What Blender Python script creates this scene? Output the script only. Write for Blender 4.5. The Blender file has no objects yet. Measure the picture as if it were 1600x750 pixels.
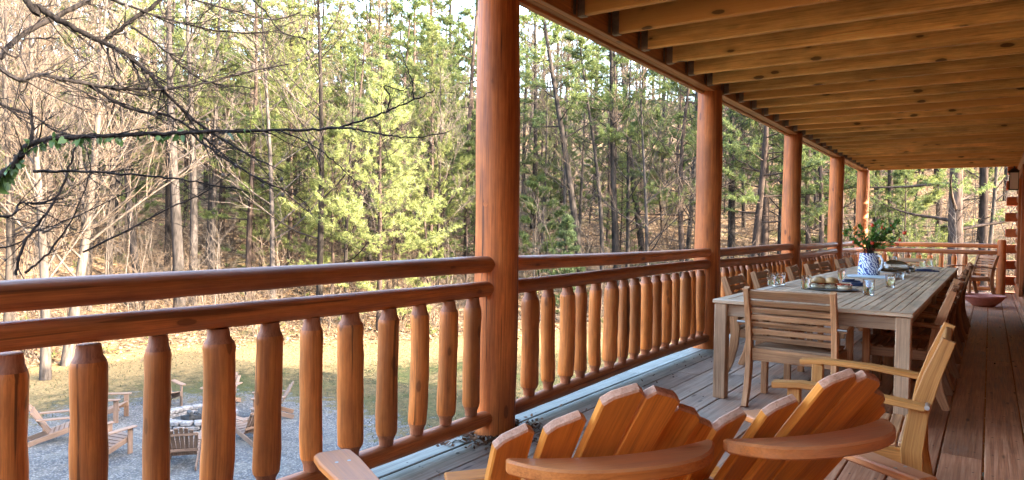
import bpy, bmesh, math, random
import numpy as np
from mathutils import Vector, Matrix
from math import sin, cos, pi, radians as rad

random.seed(11); rng = np.random.default_rng(11)
scene = bpy.context.scene
COL = scene.collection
U = random.uniform

# ------------------------------------------------------------------ camera frame (solved from the photograph)
FPX, YAW, PITCH, ROLL, CAM_H = 1093.8, .599053, -.018736, .017733, 1.22
_f0 = Vector((-sin(YAW), cos(YAW), 0)); _r0 = Vector((cos(YAW), sin(YAW), 0)); _u0 = Vector((0, 0, 1))
FWD = cos(PITCH) * _f0 + sin(PITCH) * _u0
_up = -sin(PITCH) * _f0 + cos(PITCH) * _u0
RIGHT = cos(ROLL) * _r0 + sin(ROLL) * _up
UP = -sin(ROLL) * _r0 + cos(ROLL) * _up
CAM = Vector((0, 0, CAM_H))

def ray(px, py):
    return (px - 800) / FPX * RIGHT - (py - 375) / FPX * UP + FWD

def at(px, py, dist):
    """point seen at a photo pixel, at a horizontal distance from the camera"""
    d = ray(px, py)
    return CAM + d * (dist / math.hypot(d.x, d.y))

def bearing(px):
    d = ray(px, 360); h = math.hypot(d.x, d.y)
    return d.x / h, d.y / h

# ------------------------------------------------------------------ scene graph helpers
def tag(o, label=None, cat=None, group=None, kind=None):
    if label: o['label'] = label
    if cat: o['category'] = cat
    if group: o['group'] = group
    if kind: o['kind'] = kind
    return o

def empty(name, loc=(0, 0, 0), rz=0.0, label=None, cat=None, group=None):
    o = bpy.data.objects.new(name, None)
    o.empty_display_size = .1
    o.location = loc; o.rotation_euler = (0, 0, rz)
    COL.objects.link(o)
    return tag(o, label, cat, group)

def copy_tree(o, parent=None):
    c = o.copy(); COL.objects.link(c)
    if parent is not None: c.parent = parent
    for ch in list(o.children): copy_tree(ch, c)
    return c

class MB:
    """collects shapes; every vertex carries a grain coordinate (x runs along the piece)"""
    def __init__(s):
        s.v = []; s.f = []; s.g = []; s.mi = []
        s.cm = 0
    def _add(s, vs, fs, gs):
        b = len(s.v)
        s.v.extend(vs); s.g.extend(gs)
        for f in fs: s.f.append(tuple(b + i for i in f)); s.mi.append(s.cm)
    def off(s): return (U(-40, 40), U(-40, 40), U(-40, 40))
    def box(s, c, size, R=None, bev=.004, taper=None):
        hx, hy, hz = size[0] / 2, size[1] / 2, size[2] / 2
        b = min(bev, hx * .8, hy * .8, hz * .8)
        vs = []; idx = {}
        for sx in (-1, 1):
            for sy in (-1, 1):
                for sz in (-1, 1):
                    for k in range(3):
                        p = [sx * (hx - (b if k != 0 else 0)), sy * (hy - (b if k != 1 else 0)), sz * (hz - (b if k != 2 else 0))]
                        idx[(sx, sy, sz, k)] = len(vs); vs.append(p)
        fs = []
        for k in range(3):
            a, d = [(1, 2), (2, 0), (0, 1)][k]
            for sg in (-1, 1):
                q = []
                for (ua, ud) in ((-1, -1), (1, -1), (1, 1), (-1, 1)):
                    t = [0, 0, 0]; t[k] = sg; t[a] = ua; t[d] = ud
                    q.append(idx[(t[0], t[1], t[2], k)])
                fs.append(q if sg > 0 else q[::-1])
        for k in range(3):      # edges along axis k
            a, d = [(1, 2), (2, 0), (0, 1)][k]
            for ua in (-1, 1):
                for ud in (-1, 1):
                    t0 = [0, 0, 0]; t0[k] = -1; t0[a] = ua; t0[d] = ud
                    t1 = list(t0); t1[k] = 1
                    q = [idx[(*t0, a)], idx[(*t0, d)], idx[(*t1, d)], idx[(*t1, a)]]
                    fs.append(q[::-1] if ua * ud > 0 else q)
        for sx in (-1, 1):
            for sy in (-1, 1):
                for sz in (-1, 1):
                    q = [idx[(sx, sy, sz, k)] for k in range(3)]
                    fs.append(q if sx * sy * sz > 0 else q[::-1])
        o = s.off(); ax = max(range(3), key=lambda i: size[i]); oth = [i for i in range(3) if i != ax]
        gs = [(p[ax] + o[0], p[oth[0]] + o[1], p[oth[1]] + o[2]) for p in vs]
        if taper:
            for p in vs:
                k = 1 + taper * (p[ax] / max(size[ax], 1e-6))
                for i in oth: p[i] *= k
        c = Vector(c)
        if R is None: out = [(p[0] + c.x, p[1] + c.y, p[2] + c.z) for p in vs]
        else: out = [tuple(R @ Vector(p) + c) for p in vs]
        s._add(out, fs, gs)
    def bar(s, a, b, w, t, up=(0, 0, 1), bev=.004):
        """box running from a to b, w wide (sideways), t thick (along up)"""
        a = Vector(a); b = Vector(b); d = b - a; L = d.length; x = d / L
        u = Vector(up); y = u.cross(x).normalized(); z = x.cross(y)
        s.box((a + b) / 2, (L, w, t), Matrix((x, y, z)).transposed(), bev)
    def tube(s, pts, rads, sides=8, cap=True, jit=0.0, twist=0.0):
        pts = [Vector(p) for p in pts]; n = len(pts)
        o = s.off(); vs = []; gs = []; L = 0
        t0 = (pts[1] - pts[0]).normalized()
        ref = Vector((0, 0, 1)) if abs(t0.z) < .9 else Vector((1, 0, 0))
        x = t0.cross(ref).normalized()
        for i, p in enumerate(pts):
            t = (pts[min(i + 1, n - 1)] - pts[max(i - 1, 0)])
            t = t.normalized() if t.length > 1e-9 else t0
            x = (x - t * x.dot(t)).normalized(); y = t.cross(x)
            if i: L += (p - pts[i - 1]).length
            for k in range(sides):
                a = 2 * pi * k / sides + twist
                r = rads[i] * (1 + (U(-jit, jit) if jit else 0))
                q = p + (x * cos(a) + y * sin(a)) * r
                vs.append(tuple(q)); gs.append((o[0] + L, o[1] + r * cos(a), o[2] + r * sin(a)))
        fs = []
        for i in range(n - 1):
            for k in range(sides):
                k2 = (k + 1) % sides
                fs.append((i * sides + k, i * sides + k2, (i + 1) * sides + k2, (i + 1) * sides + k))
        if cap:
            fs.append(tuple(range(sides))[::-1]); fs.append(tuple((n - 1) * sides + k for k in range(sides)))
        s._add(vs, fs, gs)
    def lathe(s, prof, sides=20, c=(0, 0, 0), cap=True):
        vs = []; gs = []; o = s.off()
        for r, z in prof:
            for k in range(sides):
                a = 2 * pi * k / sides
                vs.append((c[0] + r * cos(a), c[1] + r * sin(a), c[2] + z)); gs.append((o[0] + z, o[1] + r * cos(a), o[2] + r * sin(a)))
        fs = []
        for i in range(len(prof) - 1):
            for k in range(sides):
                k2 = (k + 1) % sides
                fs.append((i * sides + k, i * sides + k2, (i + 1) * sides + k2, (i + 1) * sides + k))
        if cap:
            fs.append(tuple(range(sides))[::-1]); fs.append(tuple((len(prof) - 1) * sides + k for k in range(sides)))
        s._add(vs, fs, gs)
    def prism(s, outline, th, M, bev=.004, along=0, ends=()):
        """2-D outline (counter-clockwise) extruded by th, chamfered, placed by the 4x4 M"""
        n = len(outline); o = s.off()
        P = [Vector((p[0], p[1])) for p in outline]
        inn = []
        for i in range(n):
            a = (P[i] - P[i - 1]); b = (P[(i + 1) % n] - P[i])
            na = Vector((-a.y, a.x)).normalized() if a.length > 1e-9 else Vector((0, 0))
            nb = Vector((-b.y, b.x)).normalized() if b.length > 1e-9 else na
            m = na + nb
            m = m / max(m.dot(na), .35) if m.length > 1e-6 else na
            inn.append(P[i] + m * bev)
        rings = [(inn, -th / 2), (P, -th / 2 + bev), (P, th / 2 - bev), (inn, th / 2)]
        vs = []; gs = []
        for R_, z in rings:
            for p in R_:
                vs.append(tuple(M @ Vector((p.x, p.y, z))))
                gs.append((o[0] + (p.x if along == 0 else p.y), o[1] + (p.y if along == 0 else p.x), o[2] + z))
        fs = []
        for r in range(3):
            for i in range(n):
                j = (i + 1) % n
                fs.append((r * n + i, r * n + j, (r + 1) * n + j, (r + 1) * n + i))
        fs.append(tuple(range(n))[::-1]); fs.append(tuple(3 * n + i for i in range(n)))
        k0 = len(s.mi); s._add(vs, fs, gs)
        for r in range(3):
            for i in ends: s.mi[k0 + r * n + i] = 1
    def ribbon(s, cl, widths, th, axis_u, bev=.003):
        """solid following the centre line cl in a plane, widths in-plane, th thick along axis_u"""
        cl = [Vector(p) for p in cl]; u = Vector(axis_u).normalized(); n = len(cl); o = s.off()
        vs = []; gs = []; L = 0
        for i, p in enumerate(cl):
            t = (cl[min(i + 1, n - 1)] - cl[max(i - 1, 0)]).normalized(); w = u.cross(t).normalized()
            if i: L += (p - cl[i - 1]).length
            hw = widths[i] / 2; ht = th / 2
            for (a, b) in ((-1, -(ht - bev)), (-1, ht - bev), (-(1 - bev / hw), ht), ((1 - bev / hw), ht), (1, ht - bev), (1, -(ht - bev)), ((1 - bev / hw), -ht), (-(1 - bev / hw), -ht)):
                q = p + w * (a * hw) + u * b
                vs.append(tuple(q)); gs.append((o[0] + L, o[1] + a * hw, o[2] + b))
        fs = []
        for i in range(n - 1):
            for k in range(8):
                k2 = (k + 1) % 8
                fs.append((i * 8 + k, (i + 1) * 8 + k, (i + 1) * 8 + k2, i * 8 + k2))
        fs.append(tuple(range(8))); fs.append(tuple((n - 1) * 8 + k for k in range(8))[::-1])
        s._add(vs, fs, gs)
    def mesh(s, name, mats, angle=38, smooth=True):
        me = bpy.data.meshes.new(name)
        me.from_pydata(s.v, [], s.f)
        if not isinstance(mats, (list, tuple)): mats = [mats]
        for m in mats: me.materials.append(m)
        if len(mats) > 1: me.polygons.foreach_set('material_index', s.mi)
        bm = bmesh.new(); bm.from_mesh(me); bmesh.ops.recalc_face_normals(bm, faces=bm.faces[:]); bm.to_mesh(me); bm.free()
        at_ = me.attributes.new('grain', 'FLOAT_VECTOR', 'POINT')
        at_.data.foreach_set('vector', np.array(s.g, dtype=np.float32).ravel())
        if smooth:
            me.polygons.foreach_set('use_smooth', [True] * len(me.polygons))
            me.set_sharp_from_angle(angle=rad(angle))
        me.update()
        return me
    def build(s, name, mats, parent=None, angle=38, smooth=True):
        o = bpy.data.objects.new(name, s.mesh(name, mats, angle, smooth))
        COL.objects.link(o)
        if parent is not None: o.parent = parent
        return o

def obj_from(me, name, parent=None):
    o = bpy.data.objects.new(name, me); COL.objects.link(o)
    if parent is not None: o.parent = parent
    return o

def np_mesh(name, verts, faces, mat, smooth=False, rnd=None):
    """verts (n,3), faces (m,3|4) arrays; rnd = per-face-corner random written per vertex"""
    me = bpy.data.meshes.new(name)
    nv, nf, k = len(verts), len(faces), faces.shape[1]
    me.vertices.add(nv); me.vertices.foreach_set('co', np.asarray(verts, np.float32).ravel())
    me.loops.add(nf * k); me.loops.foreach_set('vertex_index', np.asarray(faces, np.int32).ravel())
    me.polygons.add(nf); me.polygons.foreach_set('loop_start', np.arange(0, nf * k, k, dtype=np.int32))
    if rnd is not None:
        a = me.attributes.new('tone', 'FLOAT', 'POINT'); a.data.foreach_set('value', np.asarray(rnd, np.float32))
    me.materials.append(mat)
    if smooth: me.polygons.foreach_set('use_smooth', [True] * nf)
    me.update(calc_edges=True); me.validate()
    return me

# ------------------------------------------------------------------ materials
class NT:
    def __init__(s, name):
        s.m = bpy.data.materials.new(name); s.m.use_nodes = True
        s.t = s.m.node_tree; s.t.nodes.clear()
        s.out = s.n('ShaderNodeOutputMaterial'); s.b = s.n('ShaderNodeBsdfPrincipled')
        s.l(s.b.outputs[0], s.out.inputs['Surface'])
    def n(s, typ, **kw):
        nd = s.t.nodes.new(typ)
        for k, v in kw.items(): setattr(nd, k, v)
        return nd
    def l(s, a, b): s.t.links.new(a, b)
    def val(s, sock, v):
        if hasattr(v, 'is_linked') or isinstance(v, bpy.types.NodeSocket): s.l(v, sock)
        else: sock.default_value = v
    def mapping(s, vec, scale=(1, 1, 1), loc=(0, 0, 0)):
        m = s.n('ShaderNodeMapping'); s.l(vec, m.inputs[0])
        m.inputs['Scale'].default_value = scale; m.inputs['Location'].default_value = loc
        return m.outputs[0]
    def noise(s, vec, scale=1, detail=4, rough=.55, dist=0):
        n = s.n('ShaderNodeTexNoise'); s.l(vec, n.inputs['Vector'])
        n.inputs['Scale'].default_value = scale; n.inputs['Detail'].default_value = detail
        n.inputs['Roughness'].default_value = rough; n.inputs['Distortion'].default_value = dist
        return n.outputs[0]
    def voro(s, vec, scale=1, feature='F1', out='Distance', rnd=1.0):
        n = s.n('ShaderNodeTexVoronoi', feature=feature); s.l(vec, n.inputs['Vector'])
        n.inputs['Scale'].default_value = scale; n.inputs['Randomness'].default_value = rnd
        return n.outputs[out]
    def ramp(s, fac, stops, interp='LINEAR'):
        r = s.n('ShaderNodeValToRGB'); s.l(fac, r.inputs[0]); e = r.color_ramp.elements; r.color_ramp.interpolation = interp
        while len(e) < len(stops): e.new(.5)
        for i, (p, c) in enumerate(stops):
            e[i].position = p; e[i].color = (*c, 1) if len(c) == 3 else c
        return r.outputs[0]
    def rng(s, v, a, b, c=0., d=1., clamp=True):
        n = s.n('ShaderNodeMapRange', clamp=clamp); s.l(v, n.inputs[0])
        for i, x in enumerate((a, b, c, d)): n.inputs[1 + i].default_value = x
        return n.outputs[0]
    def math(s, op, a, b=0.0):
        n = s.n('ShaderNodeMath', operation=op); s.val(n.inputs[0], a); s.val(n.inputs[1], b); return n.outputs[0]
    def mix(s, fac, a, b, mode='MIX'):
        n = s.n('ShaderNodeMix', data_type='RGBA', blend_type=mode)
        s.val(n.inputs['Factor'], fac)
        for nm, v in (('A', a), ('B', b)):
            i = [x for x in n.inputs if x.name == nm and x.type == 'RGBA'][0]
            if isinstance(v, tuple): i.default_value = (*v, 1) if len(v) == 3 else v
            else: s.l(v, i)
        return [x for x in n.outputs if x.type == 'RGBA'][0]
    def attr(s, name, out='Vector'): return s.n('ShaderNodeAttribute', attribute_name=name).outputs[out]
    def pos(s): return s.n('ShaderNodeNewGeometry').outputs['Position']
    def sep(s, v):
        n = s.n('ShaderNodeSeparateXYZ'); s.l(v, n.inputs[0]); return n.outputs
    def orand(s): return s.n('ShaderNodeObjectInfo').outputs['Random']
    def scale(s, colr, f):
        n = s.n('ShaderNodeVectorMath', operation='SCALE'); s.val(n.inputs[0], colr); s.val(n.inputs['Scale'], f); return n.outputs[0]
    def bump(s, h, strength=.3, dist=.01):
        b = s.n('ShaderNodeBump'); s.l(h, b.inputs['Height']); b.inputs['Strength'].default_value = strength
        b.inputs['Distance'].default_value = dist; s.l(b.outputs[0], s.b.inputs['Normal']); return b
    def base(s, c): s.val(s.b.inputs['Base Color'], (*c, 1) if isinstance(c, tuple) else c)
    def rough(s, r): s.val(s.b.inputs['Roughness'], r)

def wood(name, light, dark, rough=.5, ring=14, knots=.5, var=.18, weather=None, wamt=0.0, bump=.25, crack=0.0, wup=None, alt=None, kd_=1.0, ksz=.0):
    t = NT(name)
    g = t.attr('grain'); r = t.orand()
    n1 = t.noise(t.mapping(g, (1.5, ring * 3.4, ring * 3.4)), 1, 6, .68, 1.0)
    n2 = t.noise(t.mapping(g, (4.0, 190, 190)), 1, 3, .6)
    n4 = t.noise(t.mapping(g, (2.2, 7, 7)), 1, 5, .65)
    n3 = t.noise(t.mapping(g, (.7, 2.2, 2.2)), 1, 3, .5)
    f = t.math('ADD', t.math('MULTIPLY', n1, .62), t.math('MULTIPLY', n2, .38))
    c = t.ramp(f, [(.37, tuple(x * .72 for x in dark)), (.44, dark), (.52, tuple((a + b) / 2 for a, b in zip(light, dark))), (.62, light)])
    c = t.scale(c, t.rng(n3, .3, .7, 1 - var, 1 + var))
    c = t.scale(c, t.rng(n4, .32, .68, 1 - var * 1.3, 1 + var * .9))
    c = t.scale(c, t.rng(r, 0, 1, 1 - var * .9, 1 + var * .9))
    if alt: c = t.mix(t.rng(t.noise(t.mapping(g, (.05, .05, .05)), 1, 1), .40, .60, 0, 1), c, t.mix(.8, c, alt))
    if weather:
        w = t.noise(t.mapping(g, (.9, 5, 5)), 1, 6, .65)
        wm = t.rng(w, .62 - wamt * .45, .72 - wamt * .2, 0, min(1, wamt + .25))
        if wup:
            nz = t.sep(t.n('ShaderNodeNewGeometry').outputs['Normal'])[2]
            wm = t.math('MAXIMUM', wm, t.math('MULTIPLY', t.rng(nz, .25, .95), t.rng(w, .3, .65, wup * .5, wup)))
        c = t.mix(wm, c, weather)
    if knots:
        kw = t.noise(t.mapping(g, (9, 22, 22)), 1, 3)
        kd = t.math('ADD', t.voro(t.mapping(g, (2.4 * kd_, 6.5 * kd_, 6.5 * kd_)), 1), t.rng(kw, .2, .8, -.05, .05))
        halo = t.rng(kd, .09 + ksz, .24 + ksz, knots * .55, 0)
        c = t.mix(halo, c, tuple(x * .62 for x in dark))
        ks = t.rng(kd, .085 + ksz, .115 + ksz, knots, 0)
        c = t.mix(ks, c, tuple(x * .22 for x in dark))
    if crack:
        cr = t.noise(t.mapping(g, (.6, 34, 34)), 1, 2, .5)
        c = t.mix(t.rng(cr, .335, .31, 0, crack), c, tuple(x * .15 for x in dark))
    t.base(c)
    t.rough(t.rng(n1, .3, .7, rough - .08, rough + .1))
    t.b.inputs['Specular IOR Level'].default_value = .4
    t.bump(t.math('ADD', n2, t.math('MULTIPLY', n1, 1.2)), bump, .004)
    return t.m

def plain(name, c, rough=.5, metal=0.0, var=.0):
    t = NT(name)
    if var:
        n = t.noise(t.n('ShaderNodeTexCoord').outputs['Object'], 14, 4)
        t.base(t.mix(t.rng(n, .35, .65), tuple(x * (1 - var) for x in c), tuple(min(1, x * (1 + var)) for x in c)))
    else: t.base(c)
    t.rough(rough); t.b.inputs['Metallic'].default_value = metal
    return t.m

def leafmat(name, c1, c2, trans=.45, rough=.6):
    t = NT(name)
    tone = t.attr('tone', 'Fac'); r = t.orand()
    c = t.mix(tone, c1, c2)
    c = t.scale(c, t.rng(r, 0, 1, .8, 1.2))
    t.base(c); t.rough(rough); t.b.inputs['Specular IOR Level'].default_value = .25
    tr = t.n('ShaderNodeBsdfTranslucent'); t.l(t.scale(c, 1.25), tr.inputs[0])
    mx = t.n('ShaderNodeMixShader'); mx.inputs[0].default_value = trans
    t.l(t.b.outputs[0], mx.inputs[1]); t.l(tr.outputs[0], mx.inputs[2]); t.l(mx.outputs[0], t.out.inputs['Surface'])
    return t.m

def bark(name, c1, c2, rough=.85, sc=1.0):
    t = NT(name)
    p = t.n('ShaderNodeTexCoord').outputs['Object']; r = t.orand()
    n = t.noise(t.mapping(p, (7 * sc, 7 * sc, 1.6 * sc)), 1.5, 5, .65)
    n2 = t.noise(t.mapping(p, (.8, .8, .35)), 1, 2)
    c = t.ramp(n, [(.36, c1), (.62, c2)])
    c = t.scale(c, t.rng(n2, .3, .7, .75, 1.25)); c = t.scale(c, t.rng(r, 0, 1, .7, 1.25))
    t.base(c); t.rough(rough); t.b.inputs['Specular IOR Level'].default_value = .04
    t.bump(n, .6, .03)
    return t.m

M = {}
M['log'] = wood('stained_log', (.60, .178, .038), (.38, .098, .021), .58, 10, .62, .24, (.17, .07, .035), .2, .3, .85, None, None, 1.3, .025)
M['rail'] = wood('stained_rail', (.64, .20, .046), (.42, .12, .028), .52, 10, .6, .24, (.30, .16, .11), .2, .25, .6, .4, None, 1.4, .02)
M['baluster'] = wood('peeled_baluster', (.70, .228, .046), (.49, .143, .029), .45, 12, .6, .28, (.26, .105, .045), .22, .35, .75, None, None, 1.5, .02)
M['neck'] = wood('cut_tenon', (.44, .17, .075), (.30, .105, .045), .6, 10, .2, .2)
M['joist'] = wood('joist_pine', (.86, .56, .20), (.68, .36, .10), .6, 20, .95, .24, None, 0, .15, 0, None, (.70, .34, .09), 1.3, .035)
M['beam'] = wood('beam_pine', (.64, .28, .08), (.46, .17, .045), .5, 9, .6, .15, None, 0, .15, .4)
M['teak'] = wood('weathered_teak', (.54, .335, .195), (.36, .205, .115), .6, 16, .12, .22, (.36, .27, .195), .3, .25, .15)
M['teak_warm'] = wood('oiled_teak', (.54, .275, .125), (.36, .162, .068), .55, 16, .12, .25, (.34, .24, .17), .18, .25, .1)
M['teak_red'] = wood('reddish_teak', (.46, .2, .08), (.29, .112, .043), .55, 16, .12, .25, (.25, .17, .12), .15, .25, .1)
M['teak_gold'] = wood('golden_teak', (.62, .275, .072), (.44, .17, .037), .5, 13, .1, .15, (.45, .24, .11), .02, .2, .0)
M['teak_top'] = wood('table_teak', (.60, .41, .26), (.42, .27, .16), .5, 16, .1, .22, (.46, .36, .27), .3, .2, .1)
M['orange'] = wood('orange_cedar', (.80, .31, .055), (.62, .205, .032), .42, 9, .35, .14, None, 0, .15, 0)
M['orange_worn'] = wood('worn_orange_cedar', (.66, .23, .05), (.50, .15, .03), .5, 9, .35, .16, (.50, .24, .14), .3, .2, 0, wup=.6)
M['orange_end'] = wood('pale_end_grain', (.66, .36, .24), (.50, .24, .14), .6, 16, 0, .2)
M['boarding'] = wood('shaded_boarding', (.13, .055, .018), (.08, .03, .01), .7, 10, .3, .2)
M['adir_outdoor'] = wood('brown_adirondack', (.19, .115, .075), (.125, .072, .046), .6, 12, .1, .15, None, 0, .2, 0)
M['wall_log'] = wood('wall_log', (.40, .125, .036), (.25, .07, .02), .5, 10, .5, .2, (.3, .2, .15), .35, .25, .4)
M['log_cut'] = wood('cut_log_end', (.42, .105, .02), (.28, .062, .013), .5, 12, .3, .15)
M['steel'] = plain('galvanised_steel', (.42, .4, .37), .45, .85, .2)
M['hanger'] = plain('joist_hanger_steel', (.24, .17, .12), .55, .5, .3)
M['blackmetal'] = plain('black_metal', (.03, .028, .026), .45, .6)
M['terracotta'] = plain('dusty_terracotta', (.44, .155, .11), .7, 0, .14)
M['white'] = plain('white_ceramic', (.72, .74, .77), .25)
M['navy'] = plain('navy_cloth', (.018, .026, .07), .85, 0, .3)
M['slate'] = plain('slate_plate', (.13, .125, .12), .5, 0, .2)
M['bun'] = plain('baked_bun', (.55, .30, .11), .55, 0, .35)
M['bread'] = plain('bread_crumb', (.72, .6, .42), .75, 0, .1)
M['meat'] = plain('saucy_filling', (.40, .07, .02), .35, 0, .5)
M['greens'] = plain('bun_edge', (.74, .62, .44), .5, 0, .4)
M['fruit'] = plain('red_orange_fruit', (.52, .055, .018), .35, 0, .4)
M['fruit_o'] = plain('orange_fruit', (.60, .16, .02), .4, 0, .35)
M['stone'] = plain('grey_stone', (.13, .115, .108), .9, 0, .45)
M['char'] = plain('charred_wood', (.025, .023, .022), .9, 0, .5)
M['roofing'] = plain('roof_shingle', (.10, .09, .085), .9, 0, .3)
M['cone'] = plain('cone_brown', (.035, .024, .017), .9, 0, .3)

def glassmat():
    t = NT('clear_glass')
    t.base((.96, .98, .98)); t.rough(.02); t.b.inputs['Transmission Weight'].default_value = 1; t.b.inputs['IOR'].default_value = 1.45
    return t.m
M['glass'] = glassmat()

def potterymat():
    t = NT('blue_white_pottery')
    p = t.n('ShaderNodeTexCoord').outputs['Object']
    w = t.n('ShaderNodeTexWave', wave_type='BANDS', bands_direction='DIAGONAL'); t.l(t.mapping(p, (16, 16, 13)), w.inputs[0])
    w.inputs['Scale'].default_value = .9; w.inputs['Distortion'].default_value = 9; w.inputs['Detail'].default_value = 2.5; w.inputs['Detail Scale'].default_value = 1.6
    v = t.voro(p, 26)
    f = t.math('MAXIMUM', t.rng(w.outputs[1], .62, .72), t.rng(v, .24, .16))
    t.base(t.mix(f, (.74, .77, .82), (.035, .06, .24))); t.rough(.22)
    return t.m
M['pottery'] = potterymat()

def deckmat():
    t = NT('deck_boards')
    g = t.attr('grain'); p = t.pos(); x = t.sep(p)[0]
    n1 = t.noise(t.mapping(g, (1.0, 32, 32)), 1, 6, .65, .8)
    n2 = t.noise(t.mapping(g, (3, 120, 120)), 1, 3)
    n3 = t.noise(t.mapping(g, (.22, .05, .05)), 1, 2)             # from board to board
    n4 = t.noise(p, 2.1, 6, .65)                                   # wear patches
    f = t.math('ADD', t.math('MULTIPLY', n1, .7), t.math('MULTIPLY', n2, .3))
    red = t.ramp(f, [(.34, (.19, .07, .034)), (.5, (.42, .172, .082)), (.64, (.54, .27, .145))])
    gry = t.ramp(f, [(.34, (.18, .125, .09)), (.5, (.35, .26, .195)), (.66, (.47, .375, .30))])
    grn = t.ramp(f, [(.34, (.10, .10, .082)), (.5, (.20, .205, .175)), (.66, (.30, .305, .27))])
    wx = t.math('ADD', x, t.rng(n4, .2, .8, -.7, .7))
    c = t.mix(t.rng(wx, -1.75, -.75), gry, red)
    c = t.mix(t.rng(t.math('ADD', x, t.rng(n4, .3, .7, -.08, .08)), -2.12, -2.38), c, grn)
    c = t.scale(c, t.rng(n3, .3, .7, .75, 1.3))
    c = t.scale(c, t.rng(n4, .3, .7, .8, 1.18))
    pale = t.noise(t.mapping(p, (3, 1.1, 1)), 1.3, 5, .7)
    c = t.mix(t.rng(pale, .6, .75, 0, .45), c, (.30, .23, .18))
    k = t.voro(t.mapping(g, (2.0, 9, 9)), 1)
    c = t.mix(t.rng(k, .05, .13, .85, 0), c, (.025, .016, .012))
    st = t.voro(t.mapping(p, (5, 2.6, 1)), 1.7)
    c = t.mix(t.rng(st, .08, .03, 0, .8), c, (.03, .022, .018))
    u = t.math('MULTIPLY', t.math('FRACT', t.math('MULTIPLY', t.math('ADD', x, 2.4), 5)), .2)
    du = t.math('MINIMUM', t.math('ABSOLUTE', t.math('SUBTRACT', u, .042)), t.math('ABSOLUTE', t.math('SUBTRACT', u, .158)))
    dv = t.math('ABSOLUTE', t.math('SUBTRACT', t.math('MULTIPLY', t.math('FRACT', t.math('MULTIPLY', t.sep(p)[1], 2.44)), .41), .2))
    sc = t.math('ADD', t.math('MULTIPLY', du, du), t.math('MULTIPLY', dv, dv))
    c = t.mix(t.rng(sc, .00002, .00005, .85, 0), c, (.03, .022, .018))
    t.base(c); t.rough(t.rng(n1, .3, .7, .42, .7)); t.b.inputs['Specular IOR Level'].default_value = .22
    t.bump(t.math('ADD', n2, t.math('MULTIPLY', n1, 1.3)), .35, .004)
    return t.m
M['deck'] = deckmat()
# ================================================================== PORCH
DX = -2.43                                   # line of posts
RX = -2.40                                   # rails sit a little inside
POSTS = [-.35, 3.39, 7.16, 10.86, 14.45, 17.74]
WALLX = .47

def porch_floor():
    mb = MB(); edges = [-2.60] + [-2.4 + .2 * k for k in range(14)] + [.40, .52]
    for i in range(len(edges) - 1):
        x0, x1 = edges[i], edges[i + 1]
        if x1 - x0 < .05: continue
        y = -1.6; first = True
        while y < 18.02:
            L = U(1.2, 4.8) if first else U(3.6, 4.9); first = False
            y1 = min(y + L, 18.02)
            if 18.02 - y1 < .6: y1 = 18.02
            mb.box(((x0 + x1) / 2, (y + y1) / 2, -.019 + U(-.0012, .0012)), (x1 - x0 - U(.006, .010), y1 - y - .004, .038),
                   Matrix.Rotation(U(-.004, .004), 3, 'Y'), .004)
            y = y1
    o = mb.build('porch_floor', M['deck'])
    tag(o, kind='structure')
porch_floor()

def porch_frame():
    """what carries the deck: rim joist, joists, beam"""
    root = empty('deck_frame', (DX, 9, -.05), 0, 'stained timber frame with rim board carrying the porch floor', 'deck frame')
    mb = MB(); mb.box((-.135, -.8, -.12), (.045, 19.7, .20)); mb.build('rim_board', M['beam'], root)
    mb = MB(); mb.box((1.5, 8.97, -.12), (3.2, .045, .20)); mb.build('end_board', M['beam'], root)
    mb = MB()
    for k in range(26): mb.box((1.5, -10.4 + k * .75, -.14), (3.15, .045, .18))
    mb.build('floor_joists', M['beam'], root).name = 'floor_joist'
    for y in POSTS:
        m2 = MB(); m2.tube([(.02, y - 9, -.3), (.02, y - 9, -3.75)], [.14, .15], 14, jit=.02); m2.build('support_post', M['log'], root)
porch_frame()

def post(y, label):
    root = empty('porch_post', (DX, y, 0), 0, label, 'porch post', 'round log posts along the porch edge')
    mb = MB(); n = 30; pts = []; r = []
    a, b = U(0, 6), U(0, 6)
    for i in range(n + 1):
        z = 2.655 * i / n
        pts.append((.006 * sin(z * 2.1 + a), .006 * sin(z * 1.7 + b), z)); r.append(.137 - .0045 * z + .0025 * sin(z * 5 + a))
    mb.tube(pts, r, 32, jit=.006)
    for k in range(4):      # knots standing a little proud
        z = U(.3, 2.4); an = U(0, 2 * pi); rr = .132 - .0045 * z
        c = Vector((rr * cos(an), rr * sin(an), z))
        mb.tube([c - Vector((cos(an), sin(an), 0)) * .02, c + Vector((cos(an), sin(an), 0)) * .004], [.028, .016], 9)
    mb.build('log', M['log'], root, 60)
    return root
post(POSTS[0], 'porch log post just out of view on the near left')
post(POSTS[1], 'thick nearest log post with dead leaves heaped at its foot')
post(POSTS[2], 'second log post with one long vertical crack, left of the table end')
post(POSTS[3], 'log post third from the camera, behind the left dining chairs')
post(POSTS[4], 'slim looking fourth log post left of the red-fruited bouquet')
post(POSTS[5], 'farthest log post striped with bands of sunlight at the corner')

def rail_mb(L, r, taper0=True, taper1=True):
    """rail along +X, hewn ends"""
    mb = MB(); n = max(8, int(L / .12)); pts = []; rr = []; a, b = U(0, 6), U(0, 6)
    pts.append((-.004, 0, 0)); rr.append(r * .45); pts.append((.018, 0, 0)); rr.append(r * .8)
    for i in range(n + 1):
        x = .06 + (L - .12) * i / n
        pts.append((x, .006 * sin(x * 1.3 + a), .008 * sin(x * 1.1 + b))); rr.append(r * (1 + .035 * sin(x * 2.7 + b) + U(-.012, .012)))
    pts.append((L - .018, 0, 0)); rr.append(r * .8); pts.append((L + .004, 0, 0)); rr.append(r * .45)
    mb.tube(pts, rr, 16, jit=.02)
    return mb

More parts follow.
